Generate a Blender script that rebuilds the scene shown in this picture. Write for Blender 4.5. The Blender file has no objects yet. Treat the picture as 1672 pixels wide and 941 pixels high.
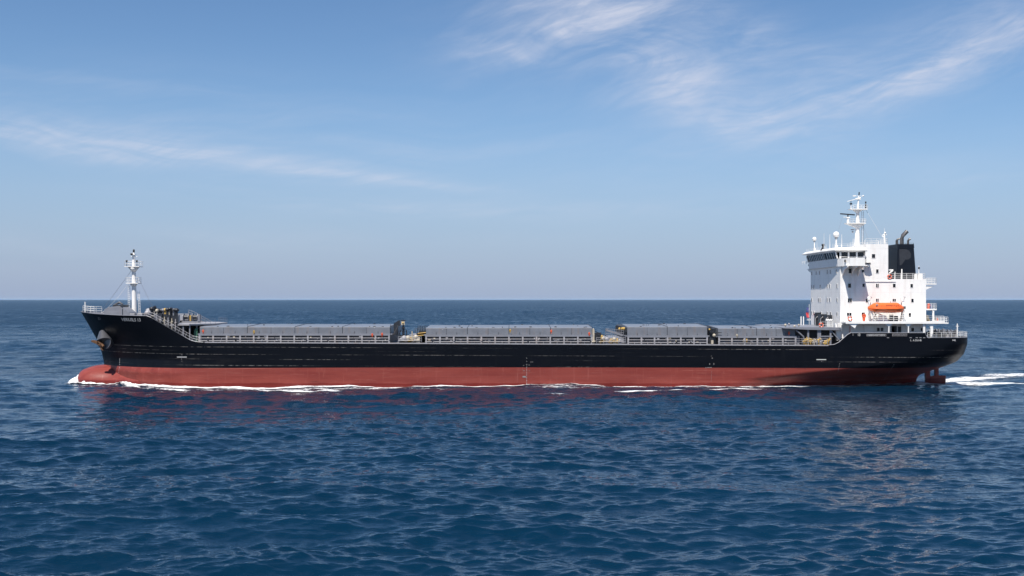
import bpy, math, random
import numpy as np
from mathutils import Vector, Matrix
random.seed(7)
rng = np.random.default_rng(11)
SC = bpy.context.scene
COL = SC.collection
PI = math.pi
# ------------------------------------------------------------------ units: metres, ship's near side lies on y = 0
S, D, ZC, HY, CX = 0.114, 210.0, 16.4, 489.0, 836.0
HAZE = 1.3e-5
CL = 14.0                                   # centreline (beam 28 m)
def W(px, py, y=0.0):                       # survey helper: a measured direction at depth y -> metres
    k = S * (D + y) / D
    return (px - CX) * k, ZC - (py - HY) * k
def trim(x): return -0.005 * x              # ship rides slightly bow-up
def ip(x, xs, ys): return np.interp(x, xs, ys)

# ------------------------------------------------------------------ mesh builder
class MB:
    def __init__(s): s.v = []; s.f = []; s.m = []; s.sm = []; s.g = []
    def add(s, vs, fs, mi=0, smooth=False):
        o = len(s.v); s.g.append((o, len(s.f), len(vs), len(fs))); s.v += [tuple(map(float, v)) for v in vs]
        for f in fs: s.f.append(tuple(i + o for i in f)); s.m.append(mi); s.sm.append(smooth)
        return s
    def box(s, x0, x1, y0, y1, z0, z1, mi=0):
        return s.add([(x0,y0,z0),(x1,y0,z0),(x1,y1,z0),(x0,y1,z0),(x0,y0,z1),(x1,y0,z1),(x1,y1,z1),(x0,y1,z1)],
              [(0,3,2,1),(4,5,6,7),(0,1,5,4),(1,2,6,5),(2,3,7,6),(3,0,4,7)], mi)
    def prism(s, pts, axis, a, b, mi=0):     # polygon extruded along an axis
        n = len(pts); vs = []
        for t in (a, b):
            for (p, q) in pts:
                vs.append({'x': (t,p,q), 'y': (p,t,q), 'z': (p,q,t)}[axis])
        fs = [tuple(range(n)), tuple(range(2*n-1, n-1, -1))] + [(i, i+n, (i+1)%n+n, (i+1)%n) for i in range(n)]
        return s.add(vs, fs, mi)
    def tube(s, pts, r, n=6, mi=0, smooth=True, r1=None):
        pts = [Vector(p) for p in pts]; m = len(pts); vs = []; fs = []
        for i, p in enumerate(pts):
            d = (pts[min(i+1, m-1)] - pts[max(i-1, 0)]).normalized()
            a = d.cross(Vector((0,0,1))) if abs(d.z) < .9 else d.cross(Vector((0,1,0)))
            a.normalize(); b = d.cross(a)
            rr = r if r1 is None else r + (r1 - r) * i / (m - 1)
            for k in range(n):
                t = 2*PI*k/n; vs.append(p + a*math.cos(t)*rr + b*math.sin(t)*rr)
        for i in range(m-1):
            for k in range(n): fs.append((i*n+k, i*n+(k+1)%n, (i+1)*n+(k+1)%n, (i+1)*n+k))
        s.add(vs, fs, mi, smooth and n > 5)
        s.add([vs[k] for k in range(n)], [tuple(range(n-1, -1, -1))], mi)
        return s.add([vs[(m-1)*n+k] for k in range(n)], [tuple(range(n))], mi)
    def lathe(s, prof, c, n=16, axis='z', mi=0):  # prof [(r,h)]
        vs = []; fs = []
        for (r, h) in prof:
            for k in range(n):
                t = 2*PI*k/n; a, b = r*math.cos(t), r*math.sin(t)
                v = {'z': (a,b,h), 'y': (a,h,b), 'x': (h,a,b)}[axis]
                vs.append((c[0]+v[0], c[1]+v[1], c[2]+v[2]))
        for i in range(len(prof)-1):
            for k in range(n): fs.append((i*n+k, i*n+(k+1)%n, (i+1)*n+(k+1)%n, (i+1)*n+k))
        fs.append(tuple(range(n-1,-1,-1))); fs.append(tuple(range((len(prof)-1)*n, len(prof)*n)))
        return s.add(vs, fs, mi, True)
    def ball(s, c, r, n=14, mi=0, zs=1.0):
        pr = [(max(.001, r*math.sin(PI*i/n)), -r*zs*math.cos(PI*i/n)) for i in range(n+1)]
        return s.lathe(pr, c, n=n+4, mi=mi)
    def torus(s, c, R, r, axis='y', n=20, m=8, mi=0, mj=None):
        vs = []; fs = []
        for i in range(n):
            t = 2*PI*i/n
            for k in range(m):
                u = 2*PI*k/m; a = (R + r*math.cos(u)); h = r*math.sin(u)
                v = {'y': (a*math.cos(t), h, a*math.sin(t)), 'x': (h, a*math.cos(t), a*math.sin(t)), 'z': (a*math.cos(t), a*math.sin(t), h)}[axis]
                vs.append((c[0]+v[0], c[1]+v[1], c[2]+v[2]))
        for i in range(n):
            for k in range(m): fs.append((i*m+k, i*m+(k+1)%m, ((i+1)%n)*m+(k+1)%m, ((i+1)%n)*m+k))
        o = len(s.v); s.g.append((o, len(s.f), len(vs), len(fs))); s.v += vs
        for j, f in enumerate(fs):
            s.f.append(tuple(i+o for i in f)); s.sm.append(True)
            i = j // m; s.m.append(mj if (mj is not None and i % 5 == 0) else mi)
        return s
    def pieces(s):                           # sets of shapes that stand apart from each other
        if len(s.g) < 2: return [s]
        P = np.array(s.v, float); lo = np.array([P[a:a+n].min(0) for a, _, n, _ in s.g]); hi = np.array([P[a:a+n].max(0) for a, _, n, _ in s.g]); size = (hi-lo).max(1); k = len(s.g)
        gap = np.maximum(0, np.maximum(lo[:, None]-hi[None], lo[None]-hi[:, None])); near = np.sqrt((gap**2).sum(2)) <= np.maximum(.02, .5*np.maximum(size[:, None], size[None]))
        lab = -np.ones(k, int); c = 0
        for i in range(k):
            if lab[i] >= 0: continue
            st = [i]; lab[i] = c
            while st:
                j = st.pop()
                for q in np.nonzero(near[j] & (lab < 0))[0]: lab[q] = c; st.append(int(q))
            c += 1
        if c < 2: return [s]
        out = []
        for q in range(c):
            b = MB()
            for i in np.nonzero(lab == q)[0]:
                a, f0, n, nf = s.g[i]; o = len(b.v); b.g.append((o, len(b.f), n, nf)); b.v += s.v[a:a+n]
                b.f += [tuple(t-a+o for t in f) for f in s.f[f0:f0+nf]]; b.m += s.m[f0:f0+nf]; b.sm += s.sm[f0:f0+nf]
            out.append(b)
        return out
    def build(s, name, mats, parent=None, recalc=True, bevel=0.0):
        ps = s.pieces()
        if len(ps) > 1: return [p.build1(name, mats, parent, recalc, bevel) for p in ps][0]
        return s.build1(name, mats, parent, recalc, bevel)
    def build1(s, name, mats, parent=None, recalc=True, bevel=0.0):
        me = bpy.data.meshes.new(name); me.from_pydata(s.v, [], s.f)
        if not isinstance(mats, (list, tuple)): mats = [mats]
        for m in mats: me.materials.append(m)
        me.polygons.foreach_set('material_index', s.m); me.polygons.foreach_set('use_smooth', s.sm)
        if recalc:
            import bmesh
            b = bmesh.new(); b.from_mesh(me); bmesh.ops.recalc_face_normals(b, faces=b.faces[:])
            if bevel: bmesh.ops.bevel(b, geom=[e for e in b.edges], offset=bevel, segments=1, affect='EDGES', clamp_overlap=True)
            b.to_mesh(me); b.free()
        me.update()
        o = bpy.data.objects.new(name, me); COL.objects.link(o)
        if parent: o.parent = parent
        return o
def tag(o, label=None, cat=None, group=None, kind=None):
    if label: o['label'] = label
    if cat: o['category'] = cat
    if group: o['group'] = group
    if kind: o['kind'] = kind
    return o
def empty(name, loc=(0,0,0)):
    o = bpy.data.objects.new(name, None); COL.objects.link(o); o.location = loc; o.empty_display_size = .5
    return o
def at_origin(o):                            # thing built in ship metres: its base is given by a shift of the mesh
    return o
def rail(mb, pts, h=1.0, n=3, sp=1.6, r=.028, rp=.038, mi=0):
    r *= .72; rp *= .78
    for a, b in zip(pts[:-1], pts[1:]):
        a, b = Vector(a), Vector(b); L = (b-a).length; k = max(1, round(L/sp))
        for i in range(k+1):
            p = a.lerp(b, i/k); mb.tube([p, p+Vector((0,0,h))], rp, 4, mi)
        for j in range(n):
            z = Vector((0,0,h*(j+1)/n)); mb.tube([a+z, b+z], r, 4, mi)
    return mb

# ------------------------------------------------------------------ materials
def mat(name, col, rough=.5, metal=0, var=0.0, vs=.6, bump=0.0, bs=3.0, stretch=(1,1,1), dirt=None, dirt_amt=0.0, spec=.5, coat=0):
    m = bpy.data.materials.new(name); m.use_nodes = True; nt = m.node_tree; N = nt.nodes; L = nt.links
    b = N['Principled BSDF']; b.inputs['Roughness'].default_value = rough; b.inputs['Metallic'].default_value = metal
    b.inputs['Specular IOR Level'].default_value = spec
    b.inputs['Base Color'].default_value = (*col, 1)
    g = N.new('ShaderNodeNewGeometry'); mp = N.new('ShaderNodeMapping'); L.new(g.outputs['Position'], mp.inputs[0]); mp.inputs['Scale'].default_value = stretch
    out = None
    if var:
        n = N.new('ShaderNodeTexNoise'); n.inputs['Scale'].default_value = vs; n.inputs['Detail'].default_value = 6; L.new(mp.outputs[0], n.inputs[0])
        r = N.new('ShaderNodeMapRange'); L.new(n.outputs[0], r.inputs[0]); r.inputs[1].default_value = .3; r.inputs[2].default_value = .7
        r.inputs[3].default_value = 1-var; r.inputs[4].default_value = 1+var
        mx = N.new('ShaderNodeMix'); mx.data_type = 'RGBA'; mx.blend_type = 'MULTIPLY'; mx.inputs[0].default_value = 1
        mx.inputs[6].default_value = (*col, 1); L.new(r.outputs[0], mx.inputs[7]); out = mx.outputs[2]
    if dirt:
        n = N.new('ShaderNodeTexNoise'); n.inputs['Scale'].default_value = 1.3; n.inputs['Detail'].default_value = 8
        m2 = N.new('ShaderNodeMapping'); m2.inputs['Scale'].default_value = (1.2, 1.2, .16); L.new(g.outputs['Position'], m2.inputs[0]); L.new(m2.outputs[0], n.inputs[0])
        r = N.new('ShaderNodeMapRange'); L.new(n.outputs[0], r.inputs[0]); r.inputs[1].default_value = .52; r.inputs[2].default_value = .75
        r.inputs[3].default_value = 0; r.inputs[4].default_value = dirt_amt
        mx = N.new('ShaderNodeMix'); mx.data_type = 'RGBA'; L.new(r.outputs[0], mx.inputs[0])
        if out: L.new(out, mx.inputs[6])
        else: mx.inputs[6].default_value = (*col, 1)
        mx.inputs[7].default_value = (*dirt, 1); out = mx.outputs[2]
    if out: L.new(out, b.inputs['Base Color'])
    if bump:
        n = N.new('ShaderNodeTexNoise'); n.inputs['Scale'].default_value = bs; n.inputs['Detail'].default_value = 3; L.new(mp.outputs[0], n.inputs[0])
        bp = N.new('ShaderNodeBump'); bp.inputs['Strength'].default_value = bump; bp.inputs['Distance'].default_value = .1
        L.new(n.outputs[0], bp.inputs['Height']); L.new(bp.outputs[0], b.inputs['Normal'])
    return m
M = {}
M['white'] = mat('white_paint', (.77,.76,.74), .4, var=.05, vs=.6, dirt=(.44,.35,.28), dirt_amt=.28)
M['rail'] = mat('white_rail', (.66,.66,.65), .45)
M['grey'] = mat('grey_paint', (.175,.185,.215), .45, var=.08, vs=1.2, dirt=(.20,.15,.12), dirt_amt=.25)
M['hatch'] = mat('hatch_grey', (.145,.156,.180), .32, var=.14, vs=.7, bump=.15, bs=.7, dirt=(.20,.15,.12), dirt_amt=.4)
M['lgrey'] = mat('light_grey_paint', (.27,.27,.29), .5, var=.12, vs=1.5, dirt=(.3,.2,.14), dirt_amt=.4)
M['coaming'] = mat('coaming_shaded_grey', (.085,.088,.10), .55, var=.25, vs=1.5)  # base colour darkened to stand in for shade under the rim
M['deck'] = mat('deck_paint', (.16,.15,.155), .6, var=.15, vs=1.0)
M['dark'] = mat('dark_machinery_and_void', (.018,.020,.026), .45, var=.3, vs=3)
M['navy'] = mat('funnel_navy', (.0055,.0075,.013), .4, spec=.25, var=.15, vs=1)
M['soot'] = mat('funnel_grey_patch', (.020,.022,.028), .5, var=.2, vs=2)
M['glass'] = mat('dark_glass', (.008,.010,.014), .08)
M['yellow'] = mat('yellow_paint', (.42,.27,.06), .5, var=.15, vs=4)
M['cream'] = mat('cream_paint', (.38,.34,.27), .5, var=.15, vs=4)
M['orange'] = mat('lifeboat_orange', (.72,.13,.025), .35, var=.05, vs=1.5)
M['orange2'] = mat('orange_red', (.60,.09,.03), .45)
M['rust'] = mat('rust', (.10,.045,.017), .75, var=.4, vs=5, bump=.5, bs=6)
M['steel'] = mat('pipe_steel', (.15,.14,.135), .35, metal=.5, var=.15, vs=4)
M['black'] = mat('matt_black', (.012,.012,.014), .5)
M['mark'] = mat('mark_white', (.48,.48,.48), .6)
M['markdim'] = mat('mark_worn', (.20,.19,.19), .6, var=.5, vs=5)
M['green'] = mat('green_paint', (.05,.16,.10), .5)
M['blue'] = mat('blue_cloth', (.04,.05,.18), .7)
M['red'] = mat('red_cloth', (.45,.04,.05), .7)
M['bolster'] = mat('bolster_dark', (.09,.093,.105), .3, metal=.3)

class NB:                                    # small node-math helper
    def __init__(s, nt): s.nt = nt; s.N = nt.nodes; s.L = nt.links
    def m(s, op, a, b=None, c=None, clamp=False):
        n = s.N.new('ShaderNodeMath'); n.operation = op; n.use_clamp = clamp
        for i, v in enumerate((a, b, c)):
            if v is None: continue
            if isinstance(v, (int, float)): n.inputs[i].default_value = v
            else: s.L.new(v, n.inputs[i])
        return n.outputs[0]
    def noise(s, vec, scale, detail=4, rough=.5, dist=0):
        n = s.N.new('ShaderNodeTexNoise'); n.inputs['Scale'].default_value = scale; n.inputs['Detail'].default_value = detail
        n.inputs['Roughness'].default_value = rough; n.inputs['Distortion'].default_value = dist
        if vec is not None: s.L.new(vec, n.inputs[0])
        return n.outputs[0]
    def mapr(s, v, a, b, c=0, d=1, smooth=True):
        n = s.N.new('ShaderNodeMapRange'); n.interpolation_type = 'SMOOTHSTEP' if smooth else 'LINEAR'; s.L.new(v, n.inputs[0])
        for i, q in enumerate((a, b, c, d)): n.inputs[i+1].default_value = q
        return n.outputs[0]
    def comb(s, x, y, z):
        n = s.N.new('ShaderNodeCombineXYZ')
        for i, v in enumerate((x, y, z)):
            if isinstance(v, (int, float)): n.inputs[i].default_value = v
            else: s.L.new(v, n.inputs[i])
        return n.outputs[0]
    def mix(s, f, a, b, mode='MIX'):
        n = s.N.new('ShaderNodeMix'); n.data_type = 'RGBA'; n.blend_type = mode
        for i, v in ((0, f), (6, a), (7, b)):
            if isinstance(v, (int, float)): n.inputs[i].default_value = v
            elif isinstance(v, tuple): n.inputs[i].default_value = (*v, 1)
            else: s.L.new(v, n.inputs[i])
        return n.outputs[2]

def hull_material():
    m = bpy.data.materials.new('hull_paint'); m.use_nodes = True; h = NB(m.node_tree); N = h.N; L = h.L
    b = N['Principled BSDF']; g = N.new('ShaderNodeNewGeometry'); sp = N.new('ShaderNodeSeparateXYZ'); L.new(g.outputs['Position'], sp.inputs[0])
    x, y, z = sp.outputs
    zt = h.m('ADD', z, h.m('MULTIPLY', x, .0045))          # trim-corrected height
    wob = h.m('MULTIPLY', h.m('SUBTRACT', h.noise(h.comb(x, 0, 0), .6, 2), .5), .03)
    red = h.m('LESS_THAN', h.m('ADD', h.m('ADD', z, wob), h.m('MULTIPLY', h.m('MULTIPLY', x, x), .00004)), 3.72)
    # plate seams with chalky scuffs
    scuff = None
    for i, (zz, lo, wdt) in enumerate(((7.28, .50, .045), (5.92, .47, .05), (5.02, .54, .045), (3.86, .56, .05), (6.6, .62, .03))):
        d = h.m('ABSOLUTE', h.m('SUBTRACT', zt, zz)); line = h.mapr(d, wdt, wdt*.3)
        big = h.m('ADD', h.noise(h.comb(h.m('MULTIPLY', x, .035), i*7.3, 0), 1.0, 3), h.mapr(x, -12, -42, 0, .13)); fine = h.noise(h.comb(h.m('MULTIPLY', x, 1.2), i*3.1, zz), 1, 4, .6)
        k = h.m('MULTIPLY', line, h.m('MULTIPLY', h.mapr(big, lo-.04, lo+.16), h.mapr(fine, .38, .62)))
        scuff = k if scuff is None else h.m('MAXIMUM', scuff, k)
    # smudges and vertical streaks
    st = h.mapr(h.noise(h.comb(h.m('MULTIPLY', x, .9), y, h.m('MULTIPLY', z, .12)), 1.0, 7, .62), .54, .80)
    sm = h.mapr(h.noise(h.comb(h.m('MULTIPLY', x, .10), y, h.m('MULTIPLY', z, .5)), 1.0, 8, .65), .50, .75)
    bowz = h.mapr(x, -82, -56, 0, 1); bowz = h.m('MULTIPLY', bowz, h.mapr(x, -30, -58)); low = h.mapr(zt, 7.2, 4.6)
    smk = h.m('ADD', h.m('MULTIPLY', h.m('MULTIPLY', bowz, low), .8), .14)
    blk = h.mix(h.m('MULTIPLY', sm, h.m('MULTIPLY', smk, .9)), (.0030,.0040,.0066), (.015,.015,.017))
    blk = h.mix(h.m('MULTIPLY', st, .10), blk, (.05,.048,.05))
    rst = h.m('MULTIPLY', h.mapr(h.noise(h.comb(h.m('MULTIPLY', x, 1.1), 3, h.m('MULTIPLY', z, .05)), 1.0, 5, .6), .66, .78), h.mapr(z, 3.8, 8.2, .15, 1)); blk = h.mix(h.m('MULTIPLY', rst, .30), blk, (.055,.030,.018))
    blk = h.mix(h.m('MULTIPLY', scuff, .75), blk, (.34,.32,.30))
    # red antifouling
    n1 = h.noise(h.comb(h.m('MULTIPLY', x, .06), y, h.m('MULTIPLY', z, .6)), 1.0, 8, .6)
    rd = h.mix(h.mapr(n1, .32, .68), (.165,.027,.021), (.220,.043,.032))
    scr = h.mapr(h.noise(h.comb(h.m('MULTIPLY', x, .16), y, h.m('MULTIPLY', z, 3.2)), 1.0, 8, .7), .55, .70)
    rd = h.mix(h.m('MULTIPLY', scr, .55), rd, (.32,.12,.10))
    vst = h.mapr(h.noise(h.comb(h.m('MULTIPLY', x, 1.6), y, h.m('MULTIPLY', z, .14)), 1.0, 8, .7), .54, .72)
    rd = h.mix(h.m('MULTIPLY', vst, .42), rd, (.31,.11,.09))
    dk = h.mapr(h.noise(h.comb(h.m('MULTIPLY', x, .09), y, h.m('MULTIPLY', z, .9)), 1.7, 8, .7), .57, .72)
    rd = h.mix(h.m('MULTIPLY', dk, .7), rd, (.085,.018,.017))
    fad = h.mapr(h.noise(h.comb(h.m('MULTIPLY', x, .03), 5, h.m('MULTIPLY', z, .35)), 1.0, 6, .6), .42, .66)
    rd = h.mix(h.m('MULTIPLY', fad, .30), rd, (.25,.060,.048))
    rl = h.m('MULTIPLY', h.mapr(h.m('ABSOLUTE', h.m('SUBTRACT', zt, 3.3)), .06, .02), h.mapr(h.noise(h.comb(h.m('MULTIPLY', x, .05), 2, 0), 1, 6, .7), .48, .62)); rd = h.mix(h.m('MULTIPLY', rl, .5), rd, (.45,.20,.16))
    wet = h.mapr(h.m('ADD', z, h.m('MULTIPLY', h.m('SUBTRACT', h.noise(h.comb(h.m('MULTIPLY', x, .12), 0, 0), 1, 5, .6), .5), .9)), .95, .62)
    rd = h.mix(h.m('MULTIPLY', wet, .75), rd, (.11,.012,.010))
    col = h.mix(red, blk, rd)
    L.new(col, b.inputs['Base Color'])
    ro = h.m('SUBTRACT', h.m('ADD', h.m('MULTIPLY', red, .06), .40), h.m('MULTIPLY', h.m('MULTIPLY', wet, red), .25))
    ro = h.m('ADD', ro, h.m('MULTIPLY', scuff, .3)); L.new(ro, b.inputs['Roughness'])
    L.new(h.m('ADD', h.m('MULTIPLY', red, .20), .09), b.inputs['Specular IOR Level'])
    # plating: faint dishing between frames, seams
    bn = h.noise(h.comb(h.m('MULTIPLY', x, .45), y, h.m('MULTIPLY', z, .7)), 1.0, 2)
    sl = None
    for zz in (7.28, 5.92, 5.02, 1.9, 9.9, 12.1):
        d = h.mapr(h.m('ABSOLUTE', h.m('SUBTRACT', zt, zz)), .07, .0); sl = d if sl is None else h.m('MAXIMUM', sl, d)
    bp = N.new('ShaderNodeBump'); bp.inputs['Strength'].default_value = .30; bp.inputs['Distance'].default_value = .12
    L.new(h.m('ADD', bn, h.m('MULTIPLY', sl, .25)), bp.inputs['Height']); L.new(bp.outputs[0], b.inputs['Normal'])
    return m
M['hull'] = hull_material()

def panel_white():                           # plated white steel: faint seams, streaks
    m = M['white'].copy(); m.name = 'white_plating'; h = NB(m.node_tree); N = h.N; L = h.L; b = N['Principled BSDF']
    src = b.inputs['Base Color'].links[0].from_socket
    g = N.new('ShaderNodeNewGeometry'); sp = N.new('ShaderNodeSeparateXYZ'); L.new(g.outputs['Position'], sp.inputs[0]); x, y, z = sp.outputs
    def grid(v, per, off, w):
        f = h.m('FRACT', h.m('DIVIDE', h.m('ADD', v, off), per)); return h.mapr(h.m('ABSOLUTE', h.m('SUBTRACT', f, .5)), .5-w/per, .5)
    ln = h.m('MAXIMUM', grid(z, 2.77, -1.1, .05), h.m('MAXIMUM', grid(y, 3.4, 2.1, .05), grid(x, 4.6, 2.2, .05)))
    c = h.mix(h.m('MULTIPLY', ln, .35), src, (.55,.53,.52))
    L.new(c, b.inputs['Base Color'])
    bn = h.noise(h.comb(h.m('MULTIPLY', x, 1), y, z), .9, 2)
    bp = N.new('ShaderNodeBump'); bp.inputs['Strength'].default_value = .16; bp.inputs['Distance'].default_value = .1
    L.new(h.m('ADD', bn, h.m('MULTIPLY', ln, .3)), bp.inputs['Height']); L.new(bp.outputs[0], b.inputs['Normal'])
    return m
M['plate'] = panel_white()

# ------------------------------------------------------------------ hull form
ZS = [-3, 0, 2.5, 3.1, 3.9, 5.94, 8.37, 13.97, 15]
XS = [-79.0, -80.2, -80.8, -81.0, -81.0, -81.5, -82.4, -85.5, -86.1]
ZE = [-3, .4, .9, 1.4, 1.8, 2.3, 2.8, 3.3, 3.9, 4.6, 6.0, 12]
XE = [79.6, 80.3, 80.5, 80.9, 82.0, 83.3, 84.3, 85.3, 86.1, 86.7, 87.2, 87.2]
def half(x, z):
    x = np.asarray(x, float); z = np.asarray(z, float)
    xs = ip(z, ZS, XS); xe = ip(z, ZE, XE)
    Le = ip(z, [-3, 3, 8, 14], [30, 29, 26, 23]); a = ip(z, [0, 2.6, 5, 9, 14], [3.0, 2.9, 2.1, 2.05, 2.3]); c = ip(z, [0, 4, 9, 14], [1.0, .95, .82, .72])
    t = np.clip((x - xs) / Le, 0, 1); fb = (1 - (1 - t)**a)**c
    Lr = ip(z, [0, 1.5, 2.8, 4, 6, 8], [40, 38, 31, 21, 12, 9]); ar = ip(z, [0, 2.8, 5, 8], [1.6, 1.9, 2.5, 3.2]); cr = ip(z, [0, 1.5, 2.8, 4.5, 8], [1.15, .95, .55, .33, .25])
    t = np.clip((xe - x) / Lr, 0, 1); rb = (1 - (1 - t)**ar)**cr
    return CL * np.minimum(fb, rb) if np.ndim(fb) else float(CL * min(fb, rb))
def ztop(x):
    xs = [-85.5, -80, -74, -68.2, -67.4, -59.9, -58.8, -57.4, 59.0, 60.0, 60.9, 62.4, 63.0, 76.9, 77.3, 87.2]
    zs = [13.97, 13.62, 13.38, 13.28, 13.0, 8.75, 8.46, 8.36, 7.82, 7.95, 8.4, 9.75, 10.12, 10.12, 9.25, 9.2]
    return ip(x, xs, zs)
u = np.linspace(0, 1, 26)**2.2
XN = np.concatenate([-85.5 + 17.3*u, np.arange(-67.4, -56, .55), np.linspace(-55, 58, 60), np.arange(58.6, 63.4, .3), np.linspace(64, 76.9, 14), [77.3], 87.2 - 9.8*(np.linspace(1, 0, 30)**2.6)[1:]])
XN = np.unique(np.round(XN, 4))
def hull_col(X, n=64):
    v = np.linspace(0, 1, n); z = -3 + (ztop(X) + 3) * v
    x = np.full(n, X)
    if X < -60: x = X + (ip(z, ZS, XS) + 85.5) * ((-60 - X) / 25.5)
    if X > 60: x = X + (ip(z, ZE, XE) - 87.2) * ((X - 60) / 27.2)
    b = half(x, z)
    if X <= -85.49 or X >= 87.199: b = b * 0
    return x, b, z
ship = empty('cargo_ship', (0, CL, 0)); ship.location = (0, 0, 0)
tag(ship, 'long black and red bulk carrier with grey hatch covers and a white deckhouse aft', 'ship')
def hull_mesh():
    mb = MB(); n = 64; cols = [hull_col(X, n) for X in XN]
    for sgn in (-1, 1):
        vs = []; fs = []
        for (x, b, z) in cols: vs += [(x[j], CL + sgn*b[j], z[j]) for j in range(n)]
        for i in range(len(cols)-1):
            for j in range(n-1):
                q = (i*n+j, (i+1)*n+j, (i+1)*n+j+1, i*n+j+1); fs.append(q if sgn < 0 else q[::-1])
        mb.add(vs, fs, 0, True)
    return mb
hull = hull_mesh().build('hull', M['hull'], ship, recalc=False)
# bulb: its flanks run out into the entrance of the waterline
def bulb_yr(x): hh = np.asarray(half(x, 1.0), float); return np.where(hh > 9.5, hh*.995, (5.6**4 + hh**4)**.25)
mb = MB(); vs = []; fs = []; n, m_ = 36, 32
for i in range(n+1):
    t = PI*i/n; ct = -math.cos(t); xx = ct*10.6; rr = max(0, 1-abs(ct)**5)**.38
    for k in range(m_):
        a = 2*PI*k/m_; vs.append((-74.9 + xx + (.3*math.sin(a)*-1 if i < 6 else 0), CL + float(bulb_yr(-74.9+xx))*rr*math.cos(a), .35 + 3.2*rr*math.sin(a)))
for i in range(n):
    for k in range(m_): fs.append((i*m_+k, i*m_+(k+1)%m_, (i+1)*m_+(k+1)%m_, (i+1)*m_+k))
mb.add(vs, fs, 0, True); mb.build('bulbous_bow', M['hull'], ship)
# inner bulwark plating + rubbing edge at the top of the hull
def lining(x0, x1, depth):
    for sgn in (-1, 1):
        mb = MB(); X_ = [x for x in XN if x0 <= x <= x1]
        for X, X2 in zip(X_[:-1], X_[1:]):
            q = []
            for x in (X, X2):
                zt = float(ztop(x)) - .03
                for kz in range(4):
                    z = zt - depth(x)*kz/3; b = max(.0, float(half(x, z)) - .14); q.append((x, CL+sgn*b, z))
            mb.add(q, [(kz, 4+kz, 5+kz, 1+kz) for kz in range(3)], 0)
        mb.build1('bulwark_lining', M['grey'], ship, recalc=False)
lining(-84.9, -58.2, lambda x: 1.6 if x < -66 else max(.3, min(1.6, ztop(x)-8.05)))
lining(62.3, 77.0, lambda x: .9)
mb = MB()
for sgn in (-1, 1):
    pts = [(X, CL+sgn*(max(0, float(half(X, ztop(X)))) - .05), float(ztop(X))+.03) for X in XN]
    for a, b, lo in ((-85.5, -57, 0), (58.5, 87.15, 0)):
        pp = [p for p in pts if a <= p[0] <= b]
        mb.tube(pp, .07, 5)
mb.build('bulwark_cap', M['grey'], ship)
# decks
def deck_strip(x0, x1, z, name, m, inset=.12):
    mb = MB(); X = [x for x in XN if x0 <= x <= x1]
    for a, b in zip(X[:-1], X[1:]):
        za, zb = z(a), z(b); ha, hb = max(0, float(half(a, za))-inset), max(0, float(half(b, zb))-inset)
        mb.add([(a,CL-ha,za),(b,CL-hb,zb),(b,CL+hb,zb),(a,CL+ha,za)], [(0,1,2,3)], 0)
    return mb.build(name, m, ship, recalc=False)
deck_strip(-85.4, -66, lambda x: 12.15, 'forecastle_deck', M['deck'])
deck_strip(-67.5, 63, lambda x: 7.99 + trim(x) - (0 if abs(x) < 58 else .0), 'main_deck', M['deck'])
deck_strip(62.5, 87.18, lambda x: 9.05, 'poop_deck', M['deck'])
# light fishplate along the deck edge
mb = MB()
for y0, y1 in ((-.02, .22), (27.78, 28.02)):
    n = 48
    for i in range(n):
        xa = -57.2 + (58.9+57.2)*i/n; xb = -57.2 + (58.9+57.2)*(i+1)/n - .012
        za = 8.10+trim(xa)+.03; zb = 8.10+trim(xb)+.03
        mb.add([(xa,y0,za-.12),(xb,y0,zb-.12),(xb,y1,zb-.12),(xa,y1,za-.12),(xa,y0,za+.08),(xb,y0,zb+.08),(xb,y1,zb+.08),(xa,y1,za+.08)],
               [(0,3,2,1),(4,5,6,7),(0,1,5,4),(1,2,6,5),(2,3,7,6),(3,0,4,7)], 0)
mb.build('deck_edge', M['lgrey'], ship, recalc=False)

def hull_pt(px, py):
    y = 0.
    for _ in range(25):
        x, z = W(px, py, y); y = .5*y + .5*(CL - float(half(x, z)))
    return x, y, z
def decal(mb_pts_faces, name, m, off=.035):
    vs, fs = mb_pts_faces
    v2 = [(x, CL - float(half(x, z)) - off, z) for (x, z) in vs]
    mb = MB(); mb.add(v2, fs, 0); return mb.build(name, m, ship, recalc=False)
def text_geo(body, h, stretch=1.0):
    cu = bpy.data.curves.new('t', 'FONT'); cu.body = body; cu.size = 1; cu.offset = .012; cu.resolution_u = 3
    o = bpy.data.objects.new('t', cu); COL.objects.link(o)
    bpy.context.view_layer.update(); dg = bpy.context.evaluated_depsgraph_get()
    me = bpy.data.meshes.new_from_object(o.evaluated_get(dg)); vs = [tuple(v.co) for v in me.vertices]; fs = [tuple(p.vertices) for p in me.polygons]
    bpy.data.objects.remove(o); bpy.data.curves.remove(cu); bpy.data.meshes.remove(me)
    xs = [v[0] for v in vs]; ys = [v[1] for v in vs]; x0, x1, y0, y1 = min(xs), max(xs), min(ys), max(ys)
    return [((v[0]-x0)/(x1-x0), (v[1]-y0)/(y1-y0)*h) for v in vs], fs
def hull_text(body, px0, px1, py0, py1, name='lettering', m='mark'):
    a = hull_pt(px0, (py0+py1)/2); b = hull_pt(px1, (py0+py1)/2); h = (py1-py0)*S*(1 + a[1]/D)
    vs, fs = text_geo(body, h); zb = (a[2]+b[2])/2 - h/2
    return decal(([(a[0] + (b[0]-a[0])*u_, zb + v_) for u_, v_ in vs], fs), name, M[m])
hull_text('VERIUS', 198.5, 216.5, 519.6, 524.6, 'ship_name')
hull_text('LS 13', 216.8, 229.5, 519.8, 525.2, 'ship_name')
hull_text('D', 160.3, 164.0, 518.2, 522.6, 'bow_mark', 'markdim')
hull_text('L  A DU-IB', 1486.5, 1504.5, 554.4, 557.4, 'stern_name')
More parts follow.
